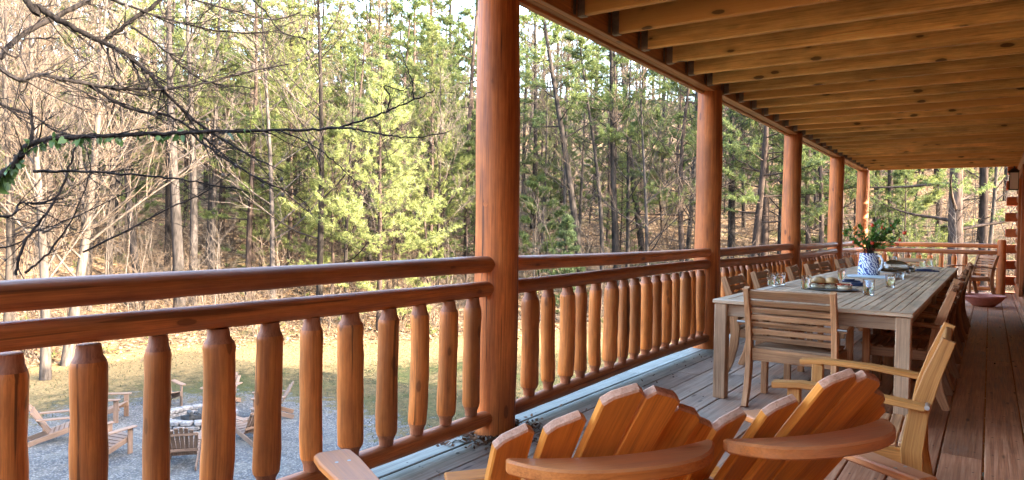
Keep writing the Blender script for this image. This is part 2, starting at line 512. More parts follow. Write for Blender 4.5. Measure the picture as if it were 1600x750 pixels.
def baluster_mesh(h, seed):
    random.seed(seed); mb = MB(); r = .0515 * U(.93, 1.06); N = 15
    prof = [(.034, 0), (.036, .030), (.039, .036), (r * .94, .054), (r, .074)]
    zz = .075
    while zz < h - .16: zz += U(.06, .1); prof.append((r * U(.955, 1.035), zz))
    prof += [(r, h - .072), (r * .94, h - .054), (.039, h - .036), (.034, h)]
    o = mb.off(); vs = []; gs = []; fs = []; ph = [U(-.06, .06) for _ in range(N)]; lean = (U(-.012, .012), U(-.012, .012))
    for i, (q, z) in enumerate(prof):
        for k in range(N):
            a = 2 * pi * (k + ph[k]) / N; f = q * (1 + (U(-.03, .025) if q > .045 else 0))
            vs.append((f * cos(a) + lean[0] * sin(z * 4), f * sin(a) + lean[1] * sin(z * 4), z)); gs.append((o[0] + z, o[1] + f * cos(a), o[2] + f * sin(a)))
    for i in range(len(prof) - 1):
        for k in range(N):
            k2 = (k + 1) % N; f = (i * N + k, i * N + k2, (i + 1) * N + k2, (i + 1) * N + k)
            b = len(mb.v); mb.f.append(f); mb.mi.append(1 if (i < 3 or i >= len(prof) - 3) else 0)
    fs = [tuple(range(N))[::-1], tuple((len(prof) - 1) * N + k for k in range(N))]
    mb.v.extend(vs); mb.g.extend(gs)
    for f in fs: mb.f.append(f); mb.mi.append(1)
    return mb.mesh('baluster', [M['baluster'], M['neck']], 50)
BAL = [baluster_mesh(.665, 100 + i) for i in range(16)]
random.seed(5)

def railing(p0, p1, ts, label, inset0=.10, inset1=.03):
    p0 = Vector(p0); p1 = Vector(p1); d = (p1 - p0); L = d.length; ang = math.atan2(d.y, d.x)
    root = empty('porch_railing', p0, ang, label, 'railing', 'log railings round the porch')
    for nm, z, r in (('top_rail', .993, .047), ('middle_rail', .865, .047), ('bottom_rail', .112, .045)):
        o = rail_mb(L - inset0 - inset1, r).build(nm, M['rail'], root, 50); o.location = (inset0, 0, z)
    for i, t in enumerate(ts):
        o = obj_from(random.choice(BAL), 'baluster', root); o.location = (t, U(-.005, .005), .152)
        o.rotation_euler = (U(-.015, .015), U(-.015, .015), U(0, 6.28)); o.scale = (U(.88, 1.12), U(.88, 1.12), 1)
    return root
lab = ['near railing bay at left with the fire pit seen through it', 'railing bay between the nearest post and the cracked second post',
       'railing bay behind the near left dining chairs', 'railing bay just left of the bouquet, between third and fourth posts',
       'short looking last side bay of railing left of the sunlit striped post']
for i in range(5):
    y0, y1 = POSTS[i], POSTS[i + 1]
    n = round((y1 - y0 - .5) / .226)
    ts = [(y1 - .255 - .226 * k) - y0 for k in range(n + 1)]
    railing((RX, y0, 0), (RX, y1, 0), [t for t in ts if t > .16], lab[i])
railing((-2.40, 17.74, 0), (.22, 17.74, 0), [.45 + .2195 * k for k in range(10)], 'far end railing crossing the porch behind the red bowl', .09, .06)
cp = MB(); cp.tube([(0, 0, z) for z in (0, .02, .4, .8, 1.1, 1.13)], [.078, .082, .083, .08, .078, .066], 20, jit=.012)
o = cp.build('corner_post', M['log']); o.location = (.205, 17.74, 0)
tag(o, 'short log post ending the far railing beside the log wall', 'railing post')

def porch_roof():
    root = empty('porch_roof', (DX, 9, 2.64), 0, 'open porch ceiling of yellow pine joists on a stained beam', 'porch roof')
    X0, X1 = .1, WALLX - DX + .1
    mb = MB()
    mb.box((.055, -.8, .125), (.05, 19.9, .25)); mb.box((.0, -.8, .128), (.05, 19.9, .25)); mb.box((-.053, -.8, .110), (.048, 19.9, .25))
    mb.build('beam', M['beam'], root)
    y = 17.70 - 9; k = 0
    mats = [M['joist']]
    zj = .008
    y_end = -1.5 - 9
    yy = y
    while yy > y_end:
        m2 = MB(); h = .235; rollz = U(-.012, .012)
        m2.box(((X0 + X1) / 2 - .005, yy, zj + h / 2 + U(-.003, .003)), (X1 - X0 - .01, .044 if k else .06, h), Matrix.Rotation(U(-.03, .03), 3, 'X') @ Matrix.Rotation(U(-.004, .004), 3, 'Z'), .009)
        j = m2.build('joist', M['joist'], root)
        if k:
            m3 = MB()
            for sgn in (-1, 1): m3.box((X0 + .03, yy + sgn * .0265, zj + .085), (.055, .0035, .185), None, .001)
            m3.box((X0 + .03, yy, zj - .0052), (.055, .056, .0035), None, .001)
            for sgn in (-1, 1): m3.box((X0 - .009, yy + sgn * .046, zj + .09), (.003, .036, .17), None, .001)
            m3.build('joist_hanger', M['hanger'], j)
        yy -= .5205; k += 1
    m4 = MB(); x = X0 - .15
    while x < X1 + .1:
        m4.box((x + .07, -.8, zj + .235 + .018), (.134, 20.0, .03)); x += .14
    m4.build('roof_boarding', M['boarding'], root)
    m5 = MB(); m5.box((1.2, -.8, .36), (3.6, 20.3, .05)); m5.build('roof_covering', M['roofing'], root)
porch_roof()

# ------------------------------------------------------------------ the cabin
def cabin():
    root = empty('log_cabin', (WALLX, 9, -3.65), 0, 'log cabin wall with interlocked log ends along the right side of the porch', 'log cabin')
    YE = 9.05
    mb = MB(); z = .09; r = .098
    while z < 6.55:
        mb.tube([(.06, -20.0, z), (.06, -10, z), (.06, 0, z), (.06, YE - .02, z)], [r] * 4, 14, jit=.01); z += .1675
    mb.build('wall', M['wall_log'], root, 60)
    # log ends standing past the corner, every second course, squared on the faces
    for k in range(20):
        m2 = MB(); zz = 3.65 + .27 + .335 * (k - 11)
        if zz > 6.6: break
        m2.box((-.075 - (.015 if k % 2 else 0) + .01 * (11 - k) * -.15, YE + .14, zz), (.27, .40, .178), None, .008)
        m2.build('log_end', M['log_cut'], root)
    mb = MB(); z = .09
    while z < 6.5:
        mb.tube([(.05, YE - .03, z + .08), (4, YE - .03, z + .08), (10.2, YE - .03, z + .08)], [r] * 3, 10); z += .1675
    # gable
    zt = 6.5; 
    while zt < 9.0:
        w = (9.05 - zt) / 2.55 * 5.0
        mb.tube([(5.1 - w, YE - .03, zt + .08), (5.1 + w, YE - .03, zt + .08)], [r] * 2, 10); zt += .1675
    mb.build('end_wall', M['wall_log'], root, 60)
    mb = MB(); mb.box((10.1, -5.5, 3.3), (.2, 29, 6.6)); mb.box((5, -20, 3.3), (10, .2, 6.6)); mb.build('rear_wall', M['wall_log'], root)
    mb = MB()
    for sgn in (-1, 1):
        a = Vector((5.1, 0, 9.15)); b = Vector((5.1 + sgn * 5.5, 0, 6.62))
        d = (b - a); L = d.length; x = d / L
        R = Matrix((x, Vector((0, 1, 0)), x.cross(Vector((0, 1, 0))))).transposed()
        mb.box((a + b) / 2 + Vector((0, -5.4, 0)), (L, 29.8, .16), R)
    mb.build('roof', M['roofing'], root)
    # window trim in the long wall
    mb = MB(); yw = 4.5
    mb.box((-.075, yw - .75, 4.95), (.05, .11, 1.75)); mb.box((-.075, yw + .75, 4.95), (.05, .11, 1.75))
    mb.box((-.078, yw, 5.87), (.05, 1.62, .11)); mb.box((-.078, yw, 4.03), (.05, 1.62, .11))
    w = mb.build('window', M['log_cut'], root)
    m2 = MB(); m2.box((-.05, yw, 4.95), (.012, 1.4, 1.74), None, .001); m2.build('pane', M['blackmetal'], w)
cabin()

def lantern():
    root = empty('wall_lantern', (.32, 15.1, 2.02), 0, 'black framed wall lantern on the log wall under the ceiling', 'lantern')
    mb = MB()
    for sx in (-1, 1):
        for sy in (-1, 1): mb.box((sx * .065, sy * .065, .16), (.013, .013, .30), None, .001)
    mb.box((0, 0, .008), (.16, .16, .016)); mb.box((0, 0, .312), (.18, .18, .016))
    mb.lathe([(.10, .32), (.045, .37), (.012, .39), (.012, .42)], 4)
    mb.box((.06, 0, .30), (.14, .02, .02)); mb.box((.045, 0, .24), (.012, .07, .2))
    mb.build('frame', M['blackmetal'], root)
    mb = MB()
    for s in (-1, 1):
        mb.box((s * .06, 0, .16), (.004, .115, .285), None, .001); mb.box((0, s * .06, .16), (.115, .004, .285), None, .001)
    mb.build('pane', plain('lantern_glass', (.6, .52, .48), .3), root)
lantern()
# ================================================================== DINING
TX0, TX1, TY0, TY1, TZ = -1.66, -.385, 5.04, 12.55, .72
def dining_table():
    root = empty('dining_table', ((TX0 + TX1) / 2, (TY0 + TY1) / 2, 0), 0, 'long weathered teak slatted dining table on the porch', 'dining table')
    w = TX1 - TX0; L = TY1 - TY0; hx = w / 2; hy = L / 2
    mb = MB()
    mb.box((0, -hy + .05, TZ - .014), (w, .10, .028)); mb.box((0, hy - .05, TZ - .014), (w, .10, .028))
    for sx in (-1, 1): mb.box((sx * (hx - .04), 0, TZ - .014), (.08, L - .205, .028))
    n = 19; pw = (w - .165) / n
    for i in range(n):
        x = -hx + .0825 + pw * (i + .5); q_ = .35 * (i % 3)
        yb = [-hy + .103] + [-hy + .9 + q_ + 1.05 * j for j in range(6)] + [hy - .103]
        for a, b in zip(yb, yb[1:]):
            mb.box((x, (a + b) / 2, TZ - .014 + U(-.001, .0005)), (pw - .0028, b - a - .003, .026), None, .003)
    mb.build('tabletop', M['teak_top'], root)
    for sx in (-1, 1):
        m = MB(); m.box((sx * (hx - .055), 0, TZ - .075), (.024, L - .2, .09)); m.build('apron', M['teak'], root)
    for sy in (-1, 1):
        m = MB(); m.box((0, sy * (hy - .055), TZ - .075), (w - .19, .024, .09)); m.build('apron', M['teak'], root)
    for sx in (-1, 1):
        for y in (-hy + .055, -1.3, 1.3, hy - .055):
            m = MB(); m.box((sx * (hx - .055), y, (TZ - .03) / 2), (.088, .088, TZ - .03), None, .006); m.build('leg', M['teak'], root)
dining_table()

def dining_chair(mat, mat2):
    """faces +Y, origin on the floor under the seat"""
    root = empty('dining_chair')
    S = .97
    cl = [(-.285, 0), (-.235, .12), (-.205, .26), (-.195, .40), (-.215, .55), (-.255, .69), (-.305, .83)]
    wd = [.05, .06, .068, .074, .068, .058, .046]
    for sx in (-1, 1):
        m = MB(); m.ribbon([(sx * .278, y, z) for y, z in cl], wd, .036, (1, 0, 0)); m.build('rear_leg', mat, root)
        m = MB(); m.box((sx * .290, .225, .295), (.044, .05, .59)); m.build('front_leg', mat, root)
        m = MB()
        m.ribbon([(sx * .308, .305, .592), (sx * .308, .2, .604), (sx * .312, 0, .600), (sx * .316, -.16, .585), (sx * .318, -.235, .578)], [.024] * 5, .068, (1, 0, 0), .004)
        m.build('armrest', mat, root)
        m = MB(); m.box((sx * .268, .01, .365), (.026, .39, .07)); m.build('seat_rail', mat, root)
        for (yy, zz) in ((-.243, .585),):
            m = MB(); m.tube([(sx * .296, yy, zz), (sx * .3555, yy, zz)], [.009, .009], 8); m.build('bolt', M['steel'], root)
    m = MB(); m.box((0, .225, .365), (.50, .026, .07)); m.build('seat_rail', mat, root)
    m = MB(); m.box((0, -.2, .36), (.515, .026, .085))
    m.build('seat_rail', mat, root)
    m = MB()
    for k in range(9): m.box((0, -.17 + k * .0515, .408 - .012 * sin(k / 8 * pi)), (.505, .044, .018), None, .003)
    m.build('seat', mat2, root)
    def bk(z):      # centre line of the back
        for (y0, z0), (y1, z1) in zip(cl, cl[1:]):
            if z0 <= z <= z1: return y0 + (y1 - y0) * (z - z0) / (z1 - z0), math.atan2(y1 - y0, z1 - z0)
    zs = [.475, .525, .575, .625, .675, .725]
    for z in zs:
        y, a = bk(z); m = MB(); m.box((0, y, z), (.522, .018, .036), Matrix.Rotation(-a, 3, 'X'), .003); m.build('back_slat', mat, root)
    y, a = bk(.79); m = MB(); m.box((0, y, .787), (.522, .024, .066), Matrix.Rotation(-a, 3, 'X'), .005); m.build('top_rail', mat, root)
    return root

def put(root, x, y, rz, label, group=None):
    root.location = (x, y, 0); root.rotation_euler = (0, 0, rz)
    return tag(root, label, 'dining chair', group)
GC = 'teak armchairs round the dining table'
c0 = dining_chair(M['teak_warm'], M['teak'])
put(c0, -1.095, 5.20, rad(-1.5), 'greyish teak armchair with its slatted back to the camera at the near table end', GC)
ordn = ['nearest to the cracked second post', 'second from the near end', 'third from the near end', 'fourth from the near end', 'fifth from the near end, by the fourth post', 'sixth from the near end, half behind the pitcher', 'last one, behind the blue and white pitcher']
for k, y in enumerate([6.17, 7.15, 8.50, 9.36, 10.22, 11.45, 12.25]):
    c = copy_tree(c0)
    put(c, -1.555 + U(-.03, .02), y + U(-.02, .02), rad(-90 + U(-5, 5)), 'teak armchair on the railing side, ' + ordn[k], GC)
c1 = dining_chair(M['teak_red'], M['teak_red'])
ordr = ['nearest, beside the table corner leg', 'second along', 'third along', 'fourth along', 'fifth along', 'sixth along', 'seventh along', 'last one before the red bowl']
for k in range(8):
    c = c1 if k == 0 else copy_tree(c1)
    put(c, -.505 + U(-.025, .02), 5.98 + .80 * k, rad(90 + U(-4, 4)), 'reddish teak armchair on the wall side, ' + ordr[k], GC)
c = copy_tree(c0); put(c, -1.05, 12.95, rad(180), 'teak armchair facing the camera at the far table end', GC)
c2 = dining_chair(M['teak_gold'], M['teak_warm'])
put(c2, -.43, 3.31, rad(92), 'golden teak armchair facing the railing, close behind the orange chairs', 'loose teak armchairs on the porch')
c3 = copy_tree(c1); put(c3, -.27, 16.55, rad(122), 'reddish teak armchair standing alone behind the red bowl', 'loose teak armchairs on the porch')

# ------------------------------------------------------------------ on the table
def glass(px, py, label, h=.122, r=.043):
    p = CAM + ray(px, py) * ((TZ - CAM_H) / ray(px, py).z)
    m = MB(); t = .0025
    m.lathe([(r * .80, .0), (r * .88, .004), (r, h), (r - t, h), (r * .86 - t, .014), (.004, .012)], 20)
    o = m.build('drinking_glass', M['glass'], None, 50); o.location = (p.x, p.y, TZ + .001)
    tag(o, label, 'glass', 'clear tumblers on the table')
glass(1206, 447, 'clear tumbler at the left edge of the table, leftmost of all')
glass(1220, 445, 'clear tumbler close behind the leftmost one')
glass(1259, 452, 'clear tumbler left of the sandwich platter')
glass(1315, 438, 'clear tumbler behind the sandwiches, left of the pitcher')
glass(1357, 461, 'clear tumbler in front of the navy napkin at the platter end', .128, .045)
glass(1391, 449, 'clear tumbler in front of the glass cake dome')
glass(1408, 436, 'small clear tumbler right of the cake dome', .09)
glass(1441, 418, 'clear tumbler behind the folded navy napkin')
glass(1453, 416, 'farthest clear tumbler at the right behind the navy napkin')
glass(1424, 425, 'clear tumbler between the fruit bowl and the folded napkin', .09)

def tpos(px, py, dz=0):
    d = ray(px, py); p = CAM + d * ((TZ + dz - CAM_H) / d.z); return Vector((p.x, p.y, TZ + dz))

def sandwich(loc, rz, label, open_=False):
    root = empty('sandwich', loc, rz, label, 'sandwich', 'filled buns on the slate platter')
    m = MB(); m.lathe([(.05, 0), (.058, .012), (.056, .024), (.05, .028)], 18); m.build('lower_bun', M['bread'], root, 60)
    m = MB()
    for k in range(16):
        a = U(0, 6.28); r_ = U(.01, .052); c = Vector((r_ * cos(a), r_ * sin(a), .036 + U(-.004, .008)))
        m.tube([c - Vector((U(.01, .02), U(-.012, .012), 0)), c + Vector((U(.01, .02), U(-.012, .012), U(-.004, .004)))], [.009, .010], 6, jit=.2)
    m.build('filling', M['meat'], root, 60)
    m = MB()
    m.lathe([(.03, .030), (.058, .029), (.064, .033), (.058, .037), (.03, .035)], 15)
    m.v = [(x + U(-.004, .004), y + U(-.004, .004), z + U(-.006, .006)) for x, y, z in m.v]
    m.build('salad', M['greens'], root)
    if not open_:
        m = MB(); m.lathe([(.055, .048), (.062, .055), (.061, .068), (.05, .085), (.03, .096), (.004, .1)], 18, (.003, -.004, 0)); m.build('upper_bun', M['bun'], root, 60)
    return root

def table_things():
    p = tpos(1300, 453)
    m = MB()
    m.lathe([(.17, 0), (.2, .005), (.215, .012), (.205, .012), (.17, .007), (.004, .006)], 32)
    o = m.build('slate_platter', M['slate'], None, 50); o.location = (p.x, p.y, TZ + .001)
    tag(o, 'round dark platter under the filled buns on the near part of the table', 'platter')
    sandwich((p.x - .115, p.y + .02, TZ + .009), .3, 'filled bun on the left of the platter')
    sandwich((p.x - .02, p.y + .04, TZ + .009), 1.1, 'filled bun with a shiny crown in the middle of the platter')
    sandwich((p.x + .10, p.y + .01, TZ + .009), 2.0, 'open filled bun without its crown on the right of the platter', True)
    # napkins
    for (px, py, rz, sx, sy, lb) in ((1345, 447, .3, .20, .13, 'crumpled navy napkin at the right end of the sandwich platter'), (1448, 424, .05, .30, .16, 'folded navy napkin at the right edge of the far table'), (1330, 441, .2, .17, .11, 'dark napkin behind the open sandwich')):
        q = tpos(px, py); m = MB()
        m.box((0, 0, .006), (sx, sy, .011), None, .004); m.box((.01, .012, .016), (sx * .85, sy * .75, .010), Matrix.Rotation(.12, 3, 'Z') @ Matrix.Rotation(.05, 3, 'Y'), .004)
        m.box((-.02, -.01, .026), (sx * .6, sy * .6, .010), Matrix.Rotation(-.2, 3, 'Z') @ Matrix.Rotation(-.07, 3, 'Y'), .004)
        o = m.build('napkin', M['navy']); o.location = (q.x, q.y, TZ + .001); o.rotation_euler = (0, 0, rz); tag(o, lb, 'napkin', 'navy napkins')
    # pale serving board under the pitcher
    q = tpos(1362, 434); m = MB(); m.box((0, 0, .012), (.46, .30, .018), None, .004)
    for s in (-1, 1): m.box((s * .235, 0, .019), (.03, .2, .008), None, .003)
    o = m.build('serving_tray', plain('pale_blue_tray', (.50, .58, .64), .35)); o.location = (q.x, q.y, TZ + .001); o.rotation_euler = (0, 0, .05)
    tag(o, 'pale blue tray under the blue and white pitcher', 'tray')
    # pitcher
    pc = tpos(1357, 432); zt = TZ + .024
    root = empty('pitcher', (pc.x, pc.y, zt), rad(-25), 'blue and white patterned pitcher holding the fruiting branches', 'pitcher')
    H = .245; m = MB(); m.lathe([(.112, 0), (.116, .008), (.112, .1), (.101, .2), (.098, H), (.092, H), (.094, .2), (.104, .1), (.105, .012), (.004, .01)], 30)
    m.build('body', M['pottery'], root, 50)
    m = MB(); m.tube([(.094, 0, H - .02), (.14, 0, H - .03), (.165, 0, H - .08), (.155, 0, .09), (.108, 0, .05)], [.013, .013, .014, .013, .012], 10)
    m.build('handle', M['white'], root, 60)
    # bouquet
    bq = empty('fruit_branches', (pc.x, pc.y, zt + .03), 0, 'leafy green branches with red-orange fruit in the pitcher', 'bouquet')
    stems = MB(); leafv = []; leaff = []; tone = []
    def leaf(c, d, L, w):
        d = d.normalized(); s_ = d.cross(Vector((U(-1, 1), U(-1, 1), U(-1, 1)))).normalized(); b = len(leafv)
        nrm = d.cross(s_) * (w * .35)
        for q_ in (c, c + d * L * .5 + s_ * w + nrm, c + d * L, c + d * L * .5 - s_ * w + nrm): leafv.append(tuple(q_))
        leaff.append((b, b + 1, b + 2, b + 3)); tone.extend([random.random()] * 4)
    tips = [(1325, 348), (1320, 362), (1345, 352), (1385, 345), (1366, 352), (1395, 352), (1408, 362), (1380, 372), (1370, 366), (1396, 378), (1360, 378), (1388, 360), (1336, 374), (1404, 345), (1376, 338), (1352, 372)]
    base = Vector((0, 0, .05)); dist = math.hypot(pc.x, pc.y)
    fruit = {}
    for i, (px, py) in enumerate(tips):
        e = at(px, py, dist + U(-.16, .16)) - Vector((pc.x, pc.y, zt + .03))
        mid = Vector((e.x * .22, e.y * .22, max(.25, e.z * .62)))
        pts = [base + Vector((U(-.04, .04), U(-.04, .04), 0)), Vector((e.x * .08 + U(-.02, .02), e.y * .08, .2)), mid, e * .8 + Vector((0, 0, .02)), e]
        stems.tube(pts, [.0055, .005, .004, .003, .002], 6)
        for k in range(46):
            t = U(.36, 1.0); x = t * 4; j = min(3, int(x)); c = pts[j].lerp(pts[j + 1], x - j)
            if c.z < .26: continue
            leaf(c, (pts[j + 1] - pts[j]).normalized() * .5 + Vector((U(-1, 1), U(-1, 1), U(-.4, .9))), U(.04, .07), U(.008, .014))
    stems.build('stem', M['cone'], bq)
    me = np_mesh('leaves', np.array(leafv), np.array(leaff), M['bq_leaf'], False, np.array(tone))
    obj_from(me, 'leaves', bq)
    for (px, py, o_) in ((1336, 356, 1), (1335, 364, 1), (1319, 364, 1), (1334, 378, 0), (1343, 384, 0), (1363, 352, 0), (1380, 356, 0), (1393, 354, 0), (1406, 375, 0), (1402, 382, 0), (1363, 380, 0), (1393, 381, 0), (1413, 364, 0)):
        m = MB(); r_ = U(.017, .024)
        m.lathe([(.003, -r_), (r_ * .7, -r_ * .75), (r_, -.1 * r_), (r_ * .85, r_ * .55), (r_ * .35, r_ * .95), (r_ * .3, r_ * 1.25), (r_ * .42, r_ * 1.45)], 12)
        f = m.build('fruit', M['fruit_o'] if o_ else M['fruit'], bq, 60)
        f.location = at(px, py, dist + U(-.1, .06)) - Vector((pc.x, pc.y, zt + .03)); f.rotation_euler = (U(-1, 1), U(-1, 1), 0)
    # cake stand under a dome
    q = tpos(1398, 431)
    root = empty('cake_dome', (q.x, q.y, TZ + .001), 0, 'glass domed cake stand with a golden tart, right of the pitcher', 'cake stand')
    m = MB(); m.lathe([(.07, 0), (.03, .012), (.025, .03), (.15, .04), (.16, .048), (.004, .046)], 28); m.build('stand', M['white'], root, 50)
    m = MB(); m.lathe([(.11, .049), (.125, .075), (.115, .082), (.004, .085)], 24); m.build('tart', M['bun'], root, 50)
    m = MB(); m.lathe([(.148, .05), (.148, .11), (.125, .155), (.06, .182), (.02, .188), (.016, .2), (.028, .215), (.016, .232), (.004, .234)], 28); m.build('dome', M['glass'], root, 60)
    # stack of plates, fruit bowl, ramekins
    q = tpos(1378, 424); m = MB()
    for k in range(7): m.lathe([(.07, .011 * k), (.115, .011 * k + .010), (.115, .011 * k + .0125), (.07, .011 * k + .004)], 28)
    o = m.build('plate_stack', M['white'], None, 40); o.location = (q.x, q.y, TZ + .001); tag(o, 'stack of white plates just right of the pitcher', 'plates')
    q = tpos(1413, 424)
    root = empty('fruit_bowl', (q.x, q.y, TZ + .001), 0, 'dark grey bowl heaped with bread rolls behind the tumblers', 'bowl')
    m = MB(); m.lathe([(.06, 0), (.11, .03), (.125, .06), (.118, .06), (.1, .032), (.004, .012)], 26); m.build('basin', M['slate'], root, 50)
    for k in range(5):
        a = k * 1.26; m = MB(); m.lathe([(.004, -.025), (.03, -.016), (.04, 0), (.03, .02), (.004, .028)], 12)
        f = m.build('bread_roll', M['bun'], root, 60); f.location = (.055 * cos(a), .055 * sin(a), .075); f.rotation_euler = (U(-.3, .3), U(-.3, .3), a)
    q = tpos(1402, 426); m = MB(); m.lathe([(.035, 0), (.045, .05), (.041, .05), (.032, .006), (.004, .006)], 20)
    o = m.build('ramekin', M['white'], None, 50); o.location = (q.x + .12, q.y - .15, TZ + .001); tag(o, 'small white ramekin beside the cake dome', 'ramekin')
M['bq_leaf'] = leafmat('bouquet_leaf', (.06, .16, .022), (.13, .28, .045), .35, .45)
table_things()

# ------------------------------------------------------------------ bowl on the floor
m = MB(); m.lathe([(.12, 0), (.16, .01), (.25, .085), (.30, .155), (.325, .163), (.325, .188), (.31, .193), (.29, .175), (.23, .095), (.10, .034), (.004, .03)], 40)
o = m.build('planter_bowl', M['terracotta'], None, 45); o.location = (-.065, 14.5, .001)
tag(o, 'wide dusty red bowl standing on the porch floor by the wall', 'planter bowl')

# ------------------------------------------------------------------ the two orange chairs
def adirondack_big(cx, cy, face, bz, arm_l, arm_r, nsl=6):
    """local +Y = facing; cx,cy under the brace; arm_l / arm_r = (rear x, front x, front y)"""
    root = empty('adirondack_chair', (cx, cy, 0), face)
    lean = rad(27)
    hts = [.06, .105, .185, .175, .11, .05]
    n = nsl; pitch = .109
    d = Vector((0, -sin(lean), cos(lean)))
    for i in range(n):
        u = i - (n - 1) / 2; x = u * pitch
        sag = .055 * (1 - (u / 2.5) ** 2)                # barrel: middle slats further back
        yaw = -u * .075
        base = Vector((x * .88, .36 - sag * .4, .20)); mid = Vector((x, .012 - sag, bz))
        dd = (mid - base).normalized()
        L1 = hts[i] / dd.z
        side = Vector((cos(yaw), sin(yaw), 0)); side = (side - dd * side.dot(dd)).normalized(); nrm = side.cross(dd)
        L = (mid - base).length + L1; w = .107; sl = .022 if u < 0 else -.022
        hw = w / 2; cut = .016
        out = [(0, -hw * .9), (L - (cut if u > 0 else 0) * 1 - .012, -hw) if False else (L + (-sl if u < 0 else 0) - .022, -hw), (L + (-sl if u < 0 else 0) + (.0 if u < 0 else 0), -hw + .022), (L + (sl if u > 0 else 0), hw - .022), (L + (sl if u > 0 else 0) - .022, hw), (0, hw * .9)]
        Mx = Matrix((dd, -side, nrm)).transposed().to_4x4() if False else Matrix(((dd.x, side.x, nrm.x, base.x), (dd.y, side.y, nrm.y, base.y), (dd.z, side.z, nrm.z, base.z), (0, 0, 0, 1)))
        m = MB(); m.prism(out, .026, Mx, .0045, 0, (1, 2, 3)); m.build('back_slat', [M['orange'], M['orange_end']], root)
    # brace: flat board, bowed to the rear, hugging the slats
    m = MB(); N = 18; hx = .30
    inner = []; outer = []
    for k in range(N + 1):
        x = -hx + 2 * hx * k / N; q = x / hx
        yi = -.075 + .055 * (q * q) - .012
        depth = .075 * (1 - abs(q) ** 5) + .022
        inner.append((x * .985, yi + .015)); outer.append((x, yi - depth * .95 + .012 * q * q))
    outl = outer + inner[::-1]
    m.prism(outl, .036, Matrix.Translation((0, 0, bz - .03)), .006)
    m.build('back_brace', M['orange_worn'], root)
    # arms
    za = bz - .2
    for (xr, xf, yf), sg in ((arm_l, -1), (arm_r, 1)):
        m = MB()
        a = Vector((xr, -.10)); b = Vector((xf, yf)); dd = (b - a).normalized(); L = (b - a).length
        out = [(0, -.036), (.0, .036), (L * .45, .052), (L - .10, .07), (L - .02, .066), (L, .048), (L, -.048), (L - .02, -.06), (L - .10, -.064), (L * .45, -.05)]
        Mx = Matrix(((dd.x, -dd.y, 0, a.x), (dd.y, dd.x, 0, a.y), (0, 0, 1, za), (0, 0, 0, 1)))
        m.prism(out[::-1], .028, Mx, .006); ar = m.build('armrest', M['orange_worn'], root)
        m = MB()
        for t in (.12, .85):
            for s_ in (-.02, .02):
                c = Mx @ Vector((L * t, s_, .0135)); m.tube([c, c + Vector((0, 0, .0015))], [.006, .006], 8)
        m.build('screw', M['steel'], ar)
        m = MB(); c = a + dd * (L - .14); m.bar((c.x, c.y, 0), (c.x, c.y, za - .014), .09, .026, (-dd.y, dd.x, 0)); m.build('front_leg', M['orange'], root)
        m = MB(); m.bar((xr * .8, -.30, .03), (xr * .8 + (xf - xr) * .3, yf - .1, .34), .026, .11, (0, 0, 1)); m.build('side_rail', M['orange'], root)
        m = MB(); m.bar((xr * .9, -.06, .12), (xr * .95, -.06, za - .014), .07, .026, (0, 1, 0)); m.build('arm_support', M['orange'], root)
    m = MB()
    for k in range(6): m.box((0, .40 + .075 * k, .22 + .02 * k), (.50, .068, .022), Matrix.Rotation(.26, 3, 'X'))
    m.build('seat', M['orange'], root)
    return root
BZ = .67
def face_of(a, b):       # facing direction from the two brace ends (left, right)
    d = Vector(b) - Vector(a); return math.atan2(d.y, d.x)
def onz(px, py, z):
    d = ray(px, py); p = CAM + d * ((z - CAM_H) / d.z); return Vector((p.x, p.y))
def adir_at(pl, pr, arm_l, arm_r, label):
    a, b = onz(*pl, BZ), onz(*pr, BZ); c = (a + b) / 2; ang = face_of(a, b)
    f = Vector((-sin(ang), cos(ang))); c = c + f * .09
    r = adirondack_big(c.x, c.y, ang, BZ, arm_l, arm_r)
    r.scale = ((b - a).length / .60, 1, 1)
    tag(r, label, 'adirondack chair', 'orange adirondack chairs in front of the camera')
    return r
adir_at((803, 722), (1134, 690), (-.50, -.66, .70), (.30, .32, .60), 'orange adirondack chair on the left of the pair, its back to the camera')
adir_at((1158, 690), (1412, 655), (-.26, -.22, .45), (.40, .46, .72), 'orange adirondack chair on the right of the pair, its back to the camera')
# ================================================================== GROUND
GZ = -3.62
def toe(az):           # how far the flat lawn reaches along a bearing (radians left of +Y)
    return 29.5 + 2.6 * sin(az * 2.3 + .6) + 1.3 * sin(az * 6.1) - 5.0 * max(0, min(1, (az - 1.05) / .3)) 
def ground(x, y):
    d = math.hypot(x, y); az = math.atan2(-x, y)
    T = toe(az); k = max(0.0, d - T)
    z = GZ + .30 * k * (k / (k + 4.0)) * (1.0 / (1 + max(0, d - 130) / 160.0))
    if d > 20:
        a = min(1, (d - 20) / 20)
        z += a * (.28 * sin(x * .21 + 1.3) * sin(y * .17) + .5 * sin(x * .07 + y * .05) * min(1, k / 30) + .12 * sin(x * .6) * sin(y * .53 + 1))
    return z

